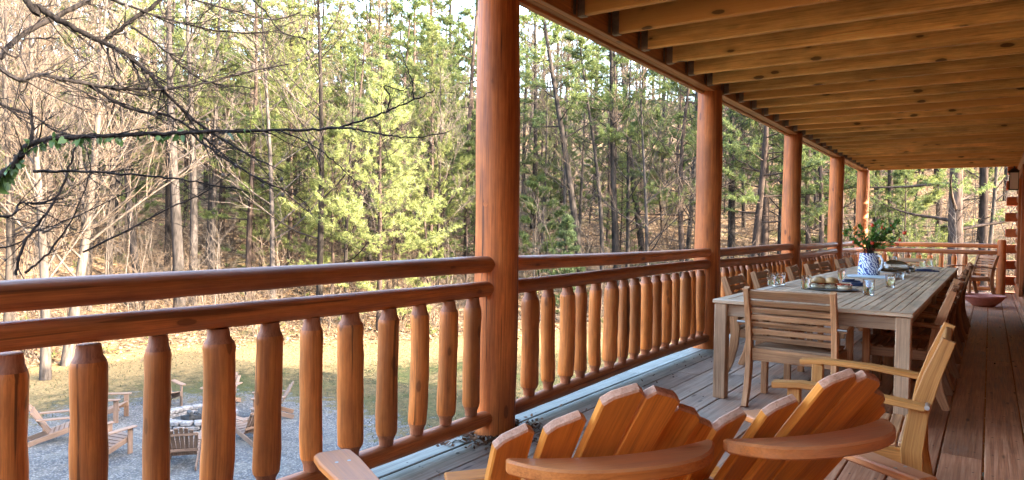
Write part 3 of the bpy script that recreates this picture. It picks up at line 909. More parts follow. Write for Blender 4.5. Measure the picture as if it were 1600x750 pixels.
def groundmat():
    t = NT('ground')
    p = t.pos(); xyz = t.sep(p)
    flat = t.n('ShaderNodeCombineXYZ'); t.l(xyz[0], flat.inputs[0]); t.l(xyz[1], flat.inputs[1]); f2 = flat.outputs[0]
    hill = t.attr('hill', 'Fac')            # metres beyond the foot of the slope
    big = t.noise(f2, .35, 5, .6); mid = t.noise(f2, 2.2, 5, .65); fine = t.noise(f2, 11, 5, .7)
    # grass
    grass = t.ramp(fine, [(.3, (.05, .052, .024)), (.5, (.13, .115, .055)), (.7, (.27, .22, .115))])
    grass = t.mix(t.rng(mid, .35, .65), grass, t.ramp(fine, [(.3, (.20, .145, .07)), (.7, (.46, .34, .175))]))
    straw = t.ramp(fine, [(.3, (.095, .058, .024)), (.5, (.165, .112, .05)), (.7, (.25, .18, .088))])
    grass = t.scale(grass, .26)  # near lawn darkened, the cabin's shade put into its colour
    grass = t.mix(t.rng(big, .48, .62, 0, .6), grass, (.022, .036, .011))
    grass = t.mix(t.rng(t.math('ADD', hill, t.rng(mid, .2, .8, -1.6, 1.6)), -6.5, -4.0), grass, straw)  # leaf drift by the wood, left pale to stand for the sunlit strip
    # gravel
    v = t.n('ShaderNodeTexVoronoi'); t.l(f2, v.inputs[0]); v.inputs['Scale'].default_value = 27
    vc = t.sep(v.outputs['Color'])[0]
    gravel = t.ramp(vc, [(0, (.055, .051, .046)), (.5, (.10, .092, .083)), (1, (.175, .162, .146))])
    gravel = t.mix(t.rng(v.outputs['Distance'], .42, .62, 0, .8), gravel, (.05, .05, .055))
    gravel = t.mix(t.rng(mid, .45, .7, 0, .4), gravel, (.17, .15, .12))
    dx = t.math('ADD', xyz[0], 14.2); dy = t.math('ADD', xyz[1], -8.6)
    dd = t.math('SQRT', t.math('ADD', t.math('MULTIPLY', dx, dx), t.math('MULTIPLY', t.math('MULTIPLY', dy, dy), 1.5)))
    gm = t.rng(t.math('ADD', dd, t.math('ADD', t.rng(mid, .2, .8, -2.2, 2.2), t.rng(fine, .2, .8, -1.2, 1.2))), 5.6, 4.6)
    c = t.mix(gm, grass, gravel)
    # leaf litter beyond the lawn
    lv = t.n('ShaderNodeTexVoronoi'); t.l(t.mapping(p, (1, 1, .3)), lv.inputs[0]); lv.inputs['Scale'].default_value = 7
    lc = t.sep(lv.outputs['Color'])[1]
    lit = t.ramp(lc, [(0, (.04, .023, .013)), (.35, (.095, .055, .029)), (.7, (.16, .10, .056)), (1, (.25, .175, .11))])
    lit = t.scale(lit, t.rng(mid, .3, .7, .7, 1.25))
    lit = t.mix(t.rng(big, .56, .68, 0, .5), lit, (.075, .095, .03))
    hm = t.rng(t.math('ADD', hill, t.math('ADD', t.rng(mid, .2, .8, -2.0, 2.0), t.rng(fine, .2, .8, -1.0, 1.0))), -1.2, .4)
    c = t.mix(hm, c, lit)
    t.base(c); t.rough(.9); t.b.inputs['Specular IOR Level'].default_value = .06
    t.bump(t.math('ADD', fine, t.math('MULTIPLY', lv.outputs['Distance'], .6)), .8, .06)
    return t.m

def build_ground():
    na = 300; ds = [0, 2.5] + [5 + .8 * k for k in range(52)] + [47 * 1.055 ** k for k in range(1, 52)]
    vs = []; hs = []
    for d in ds:
        for k in range(na):
            a = 2 * pi * k / na; x, y = -d * sin(a), d * cos(a)
            vs.append((x, y, ground(x, y))); az = a if a < pi else a - 2 * pi
            hs.append(d - toe(az))
    fs = []
    for i in range(len(ds) - 1):
        for k in range(na):
            k2 = (k + 1) % na; fs.append((i * na + k, (i + 1) * na + k, (i + 1) * na + k2, i * na + k2))
    me = np_mesh('ground', np.array(vs), np.array(fs), groundmat(), True)
    a = me.attributes.new('hill', 'FLOAT', 'POINT'); a.data.foreach_set('value', np.array(hs, np.float32))
    tag(obj_from(me, 'ground'), kind='structure')
build_ground()

def grass_blades():
    n = 26000; a = rng.uniform(.2, 1.75, n); d = np.sqrt(rng.uniform(9 ** 2, 33 ** 2, n))
    x = -d * np.sin(a); y = d * np.cos(a)
    keep = ((x + 14.2) ** 2 + 1.5 * (y - 8.6) ** 2 > 18) & (x < -3.2); x, y = x[keep], y[keep]; n = len(x)
    z = np.array([ground(*q) for q in zip(x, y)])
    th = rng.uniform(0, 2 * pi, n); h = rng.uniform(.03, .09, n); w = .012
    lx, ly = rng.normal(0, .04, n), rng.normal(0, .04, n)
    v = np.empty((n, 3, 3)); c, s = np.cos(th) * w, np.sin(th) * w
    v[:, 0] = np.stack([x - c, y - s, z], 1); v[:, 1] = np.stack([x + c, y + s, z], 1); v[:, 2] = np.stack([x + lx, y + ly, z + h], 1)
    f = np.arange(3 * n).reshape(n, 3)
    me = np_mesh('lawn_grass', v.reshape(-1, 3), f, leafmat('dry_grass', (.085, .066, .032), (.03, .042, .014), .3, .8), False, np.repeat(rng.random(n), 3))
    tag(obj_from(me, 'lawn_grass'), kind='stuff', label='short dry winter grass on the lawn', cat='grass')
grass_blades()

def leaf_cards(n, pos, size, name, mat, label, cat):
    th = rng.uniform(0, 2 * pi, n); tilt = rng.normal(0, .5, n); s = rng.uniform(*size, n)
    ux = np.stack([np.cos(th), np.sin(th), np.sin(tilt)], 1) * s[:, None]
    uy = np.stack([-np.sin(th), np.cos(th), rng.normal(0, .5, n)], 1) * (s * .6)[:, None]
    v = np.stack([pos - ux, pos - uy, pos + ux, pos + uy], 1).reshape(-1, 3)
    me = np_mesh(name, v, np.arange(4 * n).reshape(n, 4), mat, False, np.repeat(rng.random(n), 4))
    return tag(obj_from(me, name), label, cat, kind='stuff')
M['dead_leaf'] = leafmat('dead_leaf', (.10, .054, .026), (.32, .205, .115), .15, .8)
def litter():
    n = 42000; a = rng.uniform(-.25, 1.5, n); d = 27 + 45 * rng.random(n) ** 1.6
    x = -d * np.sin(a); y = d * np.cos(a)
    z = np.array([ground(*q) for q in zip(x, y)]); tz = np.array([toe(q) for q in a])
    k = d > tz - .8 + rng.normal(0, .8, n)
    P = np.stack([x, y, z + rng.uniform(.01, .08, n)], 1)[k]
    leaf_cards(len(P), P, (.04, .10), 'leaf_litter', M['dead_leaf'], 'fallen brown leaves covering the forest floor', 'leaf litter')
    n = 620; a = rng.uniform(0, 2 * pi, n); r = np.abs(rng.normal(0, .11, n)) + .10
    P = np.stack([DX + .03 + r * np.cos(a) * 1.1, 3.36 + r * np.sin(a) * 1.2 - .02, rng.uniform(.003, .028, n) * np.clip(1.5 - (r - .1) * 4, .2, 1)], 1)
    k = P[:, 0] > -2.58
    leaf_cards(int(k.sum()), P[k], (.008, .024), 'dead_leaves', M['dead_leaf_dark'], 'little heap of dry dead leaves at the foot of the nearest post', 'leaf litter')
M['dead_leaf_dark'] = leafmat('dry_leaf_crumbs', (.05, .026, .015), (.17, .085, .042), .1, .85)
litter()
def debris():
    n = 420; y = rng.uniform(1.2, 16, n); x = np.where(rng.random(n) < .55, -2.33 + np.abs(rng.normal(0, .16, n)), rng.uniform(-2.4, .4, n))
    P = np.stack([x, y, rng.uniform(.003, .008, n)], 1)
    leaf_cards(n, P, (.004, .014), 'deck_debris', M['dead_leaf_dark'], 'bits of dry leaf blown over the porch boards', 'leaf bits')
debris()

# ================================================================== FIRE PIT
PIT = (-15.75, 9.72)
def firepit():
    root = empty('fire_pit', (*PIT, GZ), 0, 'round stone fire pit ring with charred logs on the gravel', 'fire pit')
    for k in range(18):
        a = 2 * pi * k / 18; m = MB()
        for lay in range(2):
            m.box((.78 * cos(a + lay * .17), .78 * sin(a + lay * .17), .05 + .105 * lay), (.20 * U(.9, 1.2), .27 * U(.85, 1.05), .10), Matrix.Rotation(a + lay * .17 + U(-.05, .05), 3, 'Z'), .02)
        m.build('stone', M['stone'], root)
    m = MB()
    for k in range(9):
        a = U(0, 6.28); c = Vector((U(-.3, .3), U(-.3, .3), U(.08, .25))); d = Vector((cos(a), sin(a), U(-.3, .3))) * U(.2, .38)
        m.tube([c - d, c, c + d], [.05, .06, .045], 7, jit=.2)
    m.lathe([(.7, .02), (.4, .09), (.01, .12)], 20)
    m.build('charred_log', M['char'], root, 60)
firepit()

def adirondack_small(mat):
    root = empty('lawn_chair')
    lean = rad(32)
    for i in range(7):
        u = i - 3; x = u * .082; L = .78 - .018 * u * u
        m = MB(); a = Vector((x * .85, -.20, .20)); b = a + Vector((x * .25, -sin(lean) * L, cos(lean) * L))
        m.bar(a, b, .07, .02, (0, -1, .6), .004); m.build('back_slat', mat, root)
    m = MB(); m.box((0, -.30, .33), (.56, .03, .06)); m.build('lower_brace', mat, root); m = MB(); m.box((0, -.52, .70), (.58, .03, .06)); m.build('back_brace', mat, root)
    for s in (-1, 1):
        m = MB(); out = [(-.07, -.42), (.055, -.42), (.075, .3), (.05, .38), (-.05, .38), (-.07, .3)]
        m.prism(out, .024, Matrix.Translation((s * .33, 0, .555)), .004); m.build('armrest', mat, root)
        m = MB(); m.box((s * .30, .28, .27), (.03, .11, .545)); m.build('front_leg', mat, root)
        m = MB(); m.bar((s * .265, .34, .33), (s * .265, -.62, .03), .026, .11, (0, 0, 1)); m.build('side_rail', mat, root)
    m = MB()
    for k in range(6): m.box((0, .30 - .092 * k, .375 - .03 * k), (.53, .08, .02), Matrix.Rotation(.3, 3, 'X'))
    m.build('seat', mat, root)
    return root
lc = adirondack_small(M['adir_outdoor'])
spots = [((95, 688), 'brown lawn chair left of the fire pit, lowest to the left'), ((168, 712), 'brown lawn chair near left of the fire pit, side on to the camera'),
         ((289, 722), 'brown lawn chair with its slatted back to the camera, in front of the fire pit'), ((388, 686), 'brown lawn chair right of the fire pit, side on'),
         ((418, 652), 'brown lawn chair at the far right of the fire pit, its back to the right'), ((345, 636), 'brown lawn chair beyond the fire pit, facing the camera'),
         ((258, 634), 'brown lawn chair beyond the fire pit at its left, mostly behind a baluster'), ((170, 656), 'brown lawn chair at the far left of the fire pit')]
for i, ((px, py), lb) in enumerate(spots):
    d = ray(px, py); p = CAM + d * ((GZ - CAM_H) / d.z)
    dx, dy = PIT[0] - p.x, PIT[1] - p.y
    c = lc if i == 0 else copy_tree(lc)
    c.location = (p.x, p.y, GZ + .005); c.rotation_euler = (0, 0, math.atan2(-dx, dy) + U(-.15, .15))
    tag(c, lb, 'lawn chair', 'brown lawn chairs round the fire pit')

# ================================================================== TREES
M['bark_grey'] = bark('grey_bark', (.018, .015, .0135), (.055, .046, .042))
M['bark_pale'] = bark('pale_bark', (.03, .024, .02), (.075, .06, .05))
M['bark_pine'] = bark('pine_bark', (.02, .0145, .012), (.06, .042, .034))
M['bark_dark'] = bark('dark_bark', (.011, .009, .008), (.036, .029, .025))
M['twig_tan'] = bark('tan_twigs', (.05, .036, .026), (.12, .089, .068))
M['twig_grey'] = bark('grey_twigs', (.042, .034, .029), (.105, .085, .072))
M['needle'] = leafmat('pine_needles', (.046, .064, .018), (.115, .138, .042), .45)
M['needle_bright'] = leafmat('young_pine_needles', (.09, .115, .028), (.25, .26, .10), .5)
M['needle_olive'] = leafmat('olive_needles', (.064, .082, .022), (.165, .175, .058), .48)
M['needle_dark'] = leafmat('cedar_needles', (.018, .032, .012), (.045, .062, .022), .35)

def unit(az, el): return Vector((cos(az) * cos(el), sin(az) * cos(el), sin(el)))

class TubeSoup:
    """many thin tubes in one mesh, fast"""
    def __init__(s): s.v = []; s.f = []
    def add(s, pts, rads, n=4):
        b = len(s.v); m = len(pts)
        d = (pts[-1] - pts[0]); ref = Vector((0, 0, 1)) if abs(d.normalized().z) < .85 else Vector((1, 0, 0))
        x = d.cross(ref).normalized(); y = d.cross(x).normalized()
        for p, r in zip(pts, rads):
            for k in range(n):
                a = 2 * pi * k / n; q = p + x * (r * cos(a)) + y * (r * sin(a)); s.v.append((q.x, q.y, q.z))
        for i in range(m - 1):
            for k in range(n):
                k2 = (k + 1) % n; s.f.append((b + i * n + k, b + i * n + k2, b + (i + 1) * n + k2, b + (i + 1) * n + k))
    def mesh(s, name, mat):
        return np_mesh(name, np.array(s.v), np.array(s.f), mat, True)

class NeedleSoup:
    def __init__(s): s.c = []; s.ax = []; s.n = []; s.L = []; s.sp = []; s.w = []
    def tuft(s, c, ax, n, L, spread, w=.022):
        s.c.append(tuple(c)); s.ax.append(tuple(ax)); s.n.append(n); s.L.append(L); s.sp.append(spread); s.w.append(w)
    def mesh(s, name, mat):
        n = np.array(s.n); idx = np.repeat(np.arange(len(n)), n); N = len(idx)
        c = np.array(s.c)[idx]; ax = np.array(s.ax)[idx]; L = np.array(s.L)[idx] * rng.uniform(.6, 1.15, N); sp = np.array(s.sp)[idx]; w = np.array(s.w)[idx]
        d = rng.normal(0, 1, (N, 3)); d /= np.linalg.norm(d, axis=1)[:, None]
        d = ax * (1 - sp)[:, None] + d * sp[:, None] * 1.2; d /= np.linalg.norm(d, axis=1)[:, None]
        c = c + rng.normal(0, .25, (N, 3)) * L[:, None] * np.array([1, 1, .6])
        sd = np.cross(d, rng.normal(0, 1, (N, 3))); sd /= np.linalg.norm(sd, axis=1)[:, None] + 1e-9
        v = np.empty((N, 3, 3)); v[:, 0] = c - sd * w[:, None]; v[:, 1] = c + sd * w[:, None]; v[:, 2] = c + d * L[:, None]
        tone = np.repeat(np.clip(rng.random(len(n))[idx] * .7 + rng.random(N) * .3, 0, 1), 3)
        return np_mesh(name, v.reshape(-1, 3), np.arange(3 * N).reshape(N, 3), mat, False, tone)

def wobble(p0, d, L, n, amp, up=0.0):
    pts = [Vector(p0)]; d = Vector(d).normalized()
    for i in range(n):
        d = (d + Vector((U(-amp, amp), U(-amp, amp), U(-amp, amp) + up))).normalized()
        pts.append(pts[-1] + d * (L / n))
    return pts

def trunk_pts(H, lean, amp, n=12, bend=0.0):
    pts = [Vector((0, 0, -.35))]; x = y = 0
    a = U(0, 6.28)
    for i in range(1, n + 1):
        t = i / n; x = lean * H * t + bend * sin(t * pi) + amp * sin(t * 5 + a); y = amp * cos(t * 4.3 + a)
        pts.append(Vector((x - amp * sin(a) * (1 - t), y - amp * cos(a) * (1 - t), H * t)))
    return pts
def on(pts, t):
    x = t * (len(pts) - 1); i = min(len(pts) - 2, int(x)); return pts[i].lerp(pts[i + 1], x - i)

def make_bare(H, r0, lean, seed, trunkmat, twigmat, dens=1.0, low=.3, up=.6, tk=1.0):
    random.seed(seed)
    tr = TubeSoup(); tw = TubeSoup()
    tp = trunk_pts(H, lean, .10, 12); tr.add(tp, [r0 * (1.18 if i == 0 else 1) * (1 - .86 * (i / 12)) + .012 for i in range(13)], 9)
    nl = int(17 * dens)
    for k in range(nl):
        t = low + (1 - low) * (k + U(0, .8)) / nl; p = on(tp, min(t, .98)); az = U(0, 6.28)
        L = H * (.36 * (1 - t) + .10) * U(.7, 1.2); r = r0 * (1 - .86 * t) * .30 + .006
        lp = wobble(p, unit(az, up * U(.5, 1.5)), L, 6, .16, .06); tr.add(lp, [r * (1 - .8 * i / 6) + .004 for i in range(7)], 5)
        for j in range(int(8 * dens)):
            q = U(.2, 1); p2 = on(lp, q); d2 = (lp[-1] - lp[0]).normalized() + unit(U(0, 6.28), U(-.2, .9)) * .9
            L2 = L * U(.22, .5); r2 = max(.009 * tk, r * .4 * (1 - .6 * q))
            l2 = wobble(p2, d2, L2, 4, .2, .04); tw.add(l2, [r2 * (1 - .6 * i / 4) + .003 for i in range(5)], 3)
            for _ in range(int(5 * dens)):
                p3 = on(l2, U(.3, 1)); l3 = wobble(p3, (l2[-1] - l2[0]).normalized() + unit(U(0, 6.28), U(-.5, 1)) * .9, L2 * U(.3, .6), 3, .22)
                tw.add(l3, [.0085 * tk, .0075 * tk, .0065 * tk, .004 * tk], 3)
    return tr.mesh('trunk', trunkmat), tw.mesh('crown', twigmat)

def make_pine(H, r0, lean, seed, needle, live=.45, dens=1.0, trunkmat='bark_pine', bend=0, spread=.2, dead=10):
    random.seed(seed)
    tr = TubeSoup(); nd = NeedleSoup()
    tp = trunk_pts(H, lean, .12, 12, bend); tr.add(tp, [r0 * (1.12 if i == 0 else 1) * (1 - .8 * (i / 12)) + .012 for i in range(13)], 10)
    for k in range(dead):
        t = U(.18, live + .1); p = on(tp, t); lp = wobble(p, unit(U(0, 6.28), U(-.25, .35)), U(.5, 2.2), 4, .2); tr.add(lp, [.022, .018, .013, .009, .004], 4)
        for _ in range(3): tr.add(wobble(on(lp, U(.3, 1)), unit(U(0, 6.28), U(-.4, .5)), U(.2, .7), 2, .2), [.009, .007, .003], 3)
    nl = int(26 * dens)
    for k in range(nl):
        t = live + (1 - live) * (k + U(0, .9)) / nl; t = min(t, .99); p = on(tp, t); az = k * 2.4 + U(-.4, .4)
        L = H * spread * (1.05 - .85 * ((t - live) / (1 - live)) ** 1.4) * U(.6, 1.2); r = max(.012, r0 * (1 - .8 * t) * .3)
        lp = wobble(p, unit(az, U(-.1, .45)), L, 5, .15, .05); tr.add(lp, [r * (1 - .8 * i / 5) + .004 for i in range(6)], 4)
        for j in range(int(6 * dens) + 4):
            q = U(.25, 1) if j else 1.0; p2 = on(lp, q); d2 = (lp[-1] - lp[0]).normalized() + unit(U(0, 6.28), U(-.1, .7)) * .8
            L2 = L * U(.12, .34) + .12; l2 = wobble(p2, d2, L2, 3, .18, .05); tr.add(l2, [.010, .008, .006, .003], 3)
            for m_ in (.45, .75, 1.0):
                nd.tuft(on(l2, m_), (l2[-1] - l2[0]).normalized(), 22, .20, .75, .018)
    return tr.mesh('trunk', M[trunkmat]), nd.mesh('crown', needle)

def make_young(H, r0, seed, needle, base=.08, wid=.27, dens=1.0, gap=.52):
    """whorled young white pine, sprays of long needles on level boughs"""
    random.seed(seed)
    tr = TubeSoup(); nd = NeedleSoup()
    tp = trunk_pts(H, .0, .05, 12); tr.add(tp, [r0 * (1 - .88 * (i / 12)) + .008 for i in range(13)], 8)
    z = H * base
    while z < H - .25:
        t = z / H; Lm = H * wid * min(1, (1 - t) * 1.35 + .05) * (.55 + .45 * min(1, t / .25))
        nb = random.choice((5, 6, 7)); a0 = U(0, 6.28)
        for k in range(nb):
            L = Lm * U(.55, 1.15)
            if random.random() < .12: continue
            lp = wobble(on(tp, t), unit(a0 + 2 * pi * k / nb + U(-.25, .25), .12 + .5 * t + U(-.12, .12)), L, 5, .07, .035)
            tr.add(lp, [.020 * (1 - t) + .008, .014, .011, .009, .006, .003], 4)
            for j in range(int(7 * dens * (L / 1.6)) + 3):
                q = U(.28, 1) if j > 1 else 1.0; p2 = on(lp, q)
                d2 = (lp[-1] - lp[0]).normalized() + unit(U(0, 6.28), U(-.05, .45)) * .75; L2 = U(.15, .5) * (.4 + L * .35)
                l2 = wobble(p2, d2, L2, 2, .12, .04); tr.add(l2, [.007, .006, .003], 3)
                for m_ in (.4, .75, 1.0): nd.tuft(on(l2, m_), (l2[-1] - l2[0]).normalized(), 13, .17, .62, .013)
        z += gap * U(.8, 1.2) * (1 - .35 * t)
    nd.tuft(tp[-1], (0, 0, 1), 30, .2, .5, .013)
    return tr.mesh('trunk', M['bark_pine']), nd.mesh('crown', needle)

def make_sapling(H, seed, mat, stems=3, spread=.35, arch=0.0):
    random.seed(seed)
    tw = TubeSoup()
    for s in range(stems):
        lp = wobble((U(-.1, .1), U(-.1, .1), -.1), unit(U(0, 6.28), 1.57 - U(0, spread)), H * U(.6, 1.1), 8, .10, -arch)
        r = .012 * H / 3 + .005; tw.add(lp, [r * (1 - .85 * i / 8) + .003 for i in range(9)], 4)
        for k in range(12):
            q = U(.2, 1); l2 = wobble(on(lp, q), (lp[-1] - lp[0]).normalized() * .7 + unit(U(0, 6.28), U(0, .9)), H * U(.1, .3), 4, .18, -arch * .7)
            tw.add(l2, [.007, .006, .005, .004, .0025], 3)
            for _ in range(3): tw.add(wobble(on(l2, U(.3, 1)), (l2[-1] - l2[0]).normalized() + unit(U(0, 6.28), U(-.3, .8)) * .8, H * U(.05, .14), 2, .2), [.0045, .004, .002], 3)
    return tw.mesh('stems', mat)

def plant(meshes, name, x, y, label, cat, group=None, rz=None, s=1.0, z=None):
    root = empty(name, (x, y, ground(x, y) if z is None else z), U(0, 6.28) if rz is None else rz, label, cat, group)
    root.scale = (s, s, s * U(.94, 1.08))
    for me in meshes: obj_from(me, me.name.split('.')[0], root)
    return root

taken = []
def free(x, y, r): return all((x - a) ** 2 + (y - b) ** 2 > (r + c) ** 2 for a, b, c in taken)
def spot(px, dist):
    bx, by = bearing(px); return bx * dist, by * dist
_fwd_ang = None
def lean_rz(px): # rz so that the mesh's +X lean reads to the right of the picture at this bearing
    bx, by = bearing(px); return math.atan2(-bx, by)
# ---- trees one can tell apart in the photograph
def key(meshes, name, px, dist, label, cat, s=1.0, rz=None, group=None):
    x, y = spot(px, dist); taken.append((x, y, .6))
    return plant(meshes, name, x, y, label, cat, group, lean_rz(px) if rz is None else rz, s)
GP, GB = 'tall pines of the wood', 'leafless trees of the wood'
key(make_young(12.6, .13, 21, M['needle_bright'], .06, .28, .95, .78), 'young_pine', 594, 31.5, 'bright yellow-green young pine left of the nearest post', 'pine tree')
key(make_young(13.5, .13, 22, M['needle_bright'], .14, .27, 1.0, .56), 'young_pine', 452, 39, 'paler young pine standing behind and left of the bright one', 'pine tree')
key(make_young(13.5, .12, 23, M['needle_olive'], .2, .26, .9), 'young_pine', 672, 38, 'olive green young pine right behind the bright one', 'pine tree')
key(make_young(15.5, .16, 24, M['needle_bright'], .3, .25, .9, .6), 'young_pine', 528, 46, 'tall yellow-green pine behind the bright young pine, a little to its left', 'pine tree')
key(make_pine(17, .2, 0, 25, M['needle_bright'], .35, 1.2, 'bark_pine', 0, .24, 10), 'pine_tree', 395, 43, 'tall pine with a pale yellow-green crown left of the young pines', 'pine tree', group=GP)
key(make_pine(18, .2, .02, 26, M['needle_olive'], .4, 1.2, 'bark_pine', 0, .24, 10), 'pine_tree', 345, 47, 'tall olive-crowned pine right of the two grey leafless trunks', 'pine tree', group=GP)
key(make_pine(18, .2, .0, 27, M['needle'], .38, 1.2, 'bark_pine', 0, .22, 10), 'pine_tree', 640, 47, 'tall dark green pine rising behind the olive young pine', 'pine tree', group=GP)
key(make_young(8.5, .09, 28, M['needle_olive'], .1, .27, .8), 'young_pine', 520, 36, 'short olive young pine at the left foot of the bright one', 'pine tree')
key(make_young(9, .09, 29, M['needle_bright'], .14, .26, .8), 'young_pine', 845, 58, 'yellow-green young pine far behind the leftmost leaning pine', 'pine tree')
key(make_pine(22, .2, 0, 48, M['needle_olive'], .45, 1.3, 'bark_dark', 0, .2, 10), 'pine_tree', 572, 55, 'tallest olive-crowned pine behind the bright young pine', 'pine tree', group=GP)
key(make_pine(22, .2, 0, 49, M['needle'], .45, 1.3, 'bark_dark', 0, .2, 10), 'pine_tree', 700, 52, 'very tall dark pine left of the nearest post', 'pine tree', group=GP)
key(make_pine(21, .18, 0, 50, M['needle_olive'], .5, 1.3, 'bark_dark', 0, .2, 10), 'pine_tree', 500, 58, 'very tall slim pine between the two yellow-green young pines', 'pine tree', group=GP)
key(make_pine(20, .18, 0, 57, M['needle'], .5, 1.3, 'bark_dark', 0, .2, 10), 'pine_tree', 832, 50, 'tall pine just right of the nearest post, behind the leaning group', 'pine tree', group=GP)
key(make_pine(16, .17, .02, 45, M['needle_bright'], .42, 1.3, 'bark_dark', 0, .27, 10), 'pine_tree', 262, 41, 'pine with a pale yellow-green crown above the two grey leafless trunks', 'pine tree', group=GP)
key(make_pine(15, .16, .0, 46, M['needle_olive'], .4, 1.3, 'bark_dark', 0, .27, 10), 'pine_tree', 170, 39, 'broad olive-crowned pine behind the pale leafless trees at the left', 'pine tree', group=GP)
key(make_pine(16, .16, .0, 47, M['needle_bright'], .36, 1.3, 'bark_dark', 0, .25, 10), 'pine_tree', 462, 48, 'tall yellow-green pine rising behind the paler young pine', 'pine tree', group=GP)
key(make_pine(17, .21, -.155, 31, M['needle'], .5, .8, 'bark_dark', 0, .16, 12), 'pine_tree', 916, 36, 'leaning dark pine trunk, leftmost of the leaning group between the two near posts', 'pine tree', group=GP)
key(make_pine(15, .13, -.09, 32, M['needle'], .55, .7, 'bark_dark', .35, .14, 12), 'pine_tree', 941, 37, 'slender leaning pine right of the leftmost leaning trunk', 'pine tree', group=GP)
key(make_pine(17, .21, -.065, 33, M['needle'], .5, .9, 'bark_dark', 0, .15, 14), 'pine_tree', 971, 37.5, 'thick grey pine trunk in the middle of the leaning group', 'pine tree', group=GP)
key(make_pine(16, .15, -.03, 37, M['needle'], .5, .7, 'bark_pine', 0, .14, 10), 'pine_tree', 962, 42, 'thin pine close behind the thick grey trunk', 'pine tree', group=GP)
key(make_pine(19, .22, -.13, 34, M['needle'], .5, .8, 'bark_dark', 0, .14, 14), 'pine_tree', 1008, 45, 'leaning pine at the right of the leaning group, left of the second post', 'pine tree', group=GP)
key(make_young(4.9, .06, 35, M['needle_dark'], .08, .20, .8, .34), 'young_cedar', 884, 33.5, 'small dark green cedar at the foot of the leftmost leaning pine', 'evergreen')
key(make_pine(14, .17, .02, 36, M['needle'], .3, 1.0, 'bark_pine', -.3, .24, 14), 'pine_tree', 1072, 38, 'spreading green pine just left of the second post', 'pine tree', group=GP)
key(make_pine(16, .20, .03, 38, M['needle'], .32, 1.0, 'bark_pine', .2, .2, 14), 'pine_tree', 1172, 34, 'forked reddish pine between the second and third posts', 'pine tree', group=GP)
key(make_pine(16, .24, 0, 39, M['needle'], .4, .9, 'bark_dark', 0, .2, 10), 'pine_tree', 1143, 44, 'dark straight pine right behind the second post', 'pine tree', group=GP)
key(make_pine(15, .16, -.02, 40, M['needle'], .3, 1.0, 'bark_pine', 0, .22, 12), 'pine_tree', 1268, 41, 'green pine between the third and fourth posts', 'pine tree', group=GP)
key(make_pine(16, .36, .0, 41, M['needle'], .26, .8, 'bark_pine', 0, .26, 10), 'pine_tree', 1499, 35, 'thick pine trunk beyond the far railing, right of the bouquet', 'pine tree', group=GP)
key(make_pine(17, .16, -.05, 42, M['needle'], .3, .9, 'bark_pine', 0, .2, 14), 'pine_tree', 1398, 42, 'slanting slim pine behind the bouquet', 'pine tree', group=GP)
key(make_pine(17, .18, .0, 43, M['needle'], .3, .9, 'bark_dark', 0, .2, 14), 'pine_tree', 1532, 48, 'slim dark pine left of the log ends', 'pine tree', group=GP)
key(make_pine(18, .2, .02, 44, M['needle'], .35, 1.0, 'bark_pine', 0, .2, 10), 'pine_tree', 730, 42, 'dark pine showing just left of the nearest post', 'pine tree', group=GP)
key(make_bare(16, .25, -.035, 51, M['bark_grey'], M['twig_grey'], 1.0, .35), 'bare_tree', 283, 33, 'grey straight leafless trunk, the darkest on the left', 'bare tree', group=GB)
key(make_bare(15, .2, -.02, 52, M['bark_grey'], M['twig_grey'], .9, .4), 'bare_tree', 302, 36, 'grey leafless trunk just right of the darkest one on the left', 'bare tree', group=GB)
key(make_bare(14, .17, -.10, 53, M['bark_grey'], M['twig_tan'], .9, .35), 'bare_tree', 222, 35, 'leaning leafless tree left of the two grey trunks', 'bare tree', group=GB)
key(make_bare(12, .17, .10, 54, M['bark_pale'], M['twig_tan'], 1.1, .22), 'bare_tree', 104, 27, 'pale leafless tree slanting right with a forked crown at the far left', 'bare tree', group=GB)
key(make_bare(11, .14, -.03, 55, M['bark_pale'], M['twig_tan'], 1.2, .22), 'bare_tree', 72, 25, 'palest straight leafless tree at the far left', 'bare tree', group=GB)
key(make_bare(11, .11, .0, 56, M['bark_pale'], M['twig_tan'], 1.1, .22), 'bare_tree', 8, 26, 'pale leafless tree cut by the left edge of the picture', 'bare tree', group=GB)

def log_at(px, py, dist, L, r, ang, label):
    x, y = spot(px, dist); z = ground(x, y)
    m = MB(); n = 6; d = Vector((cos(ang), sin(ang), 0)); pts = []
    for i in range(n + 1):
        q = d * (L * (i / n - .5)); gz = ground(x + q.x, y + q.y) - z
        pts.append(Vector((q.x, q.y, gz + r * .8 + U(-.02, .02))))
    m.tube(pts, [r * (1 - .05 * i) for i in range(n + 1)], 10, jit=.05)
    o = m.build('fallen_log', M['bark_pale'], None, 60); o.location = (x, y, z); tag(o, label, 'log', 'fallen logs on the slope')
b0 = lean_rz(870)
log_at(862, 385, 34.5, 4.2, .12, b0 + .5, 'pale fallen log on the slope, longest of the heap left of the leaning pines')
log_at(880, 388, 33.8, 3.2, .13, b0 + .12, 'pale fallen log nearest the camera in the heap by the leaning pines')
log_at(896, 384, 34.6, 3.0, .11, b0 + .3, 'pale fallen log at the back of the heap by the leaning pines')
log_at(985, 372, 41, 4.0, .13, b0 + .2, 'fallen log lying alone right of the thick grey pine')

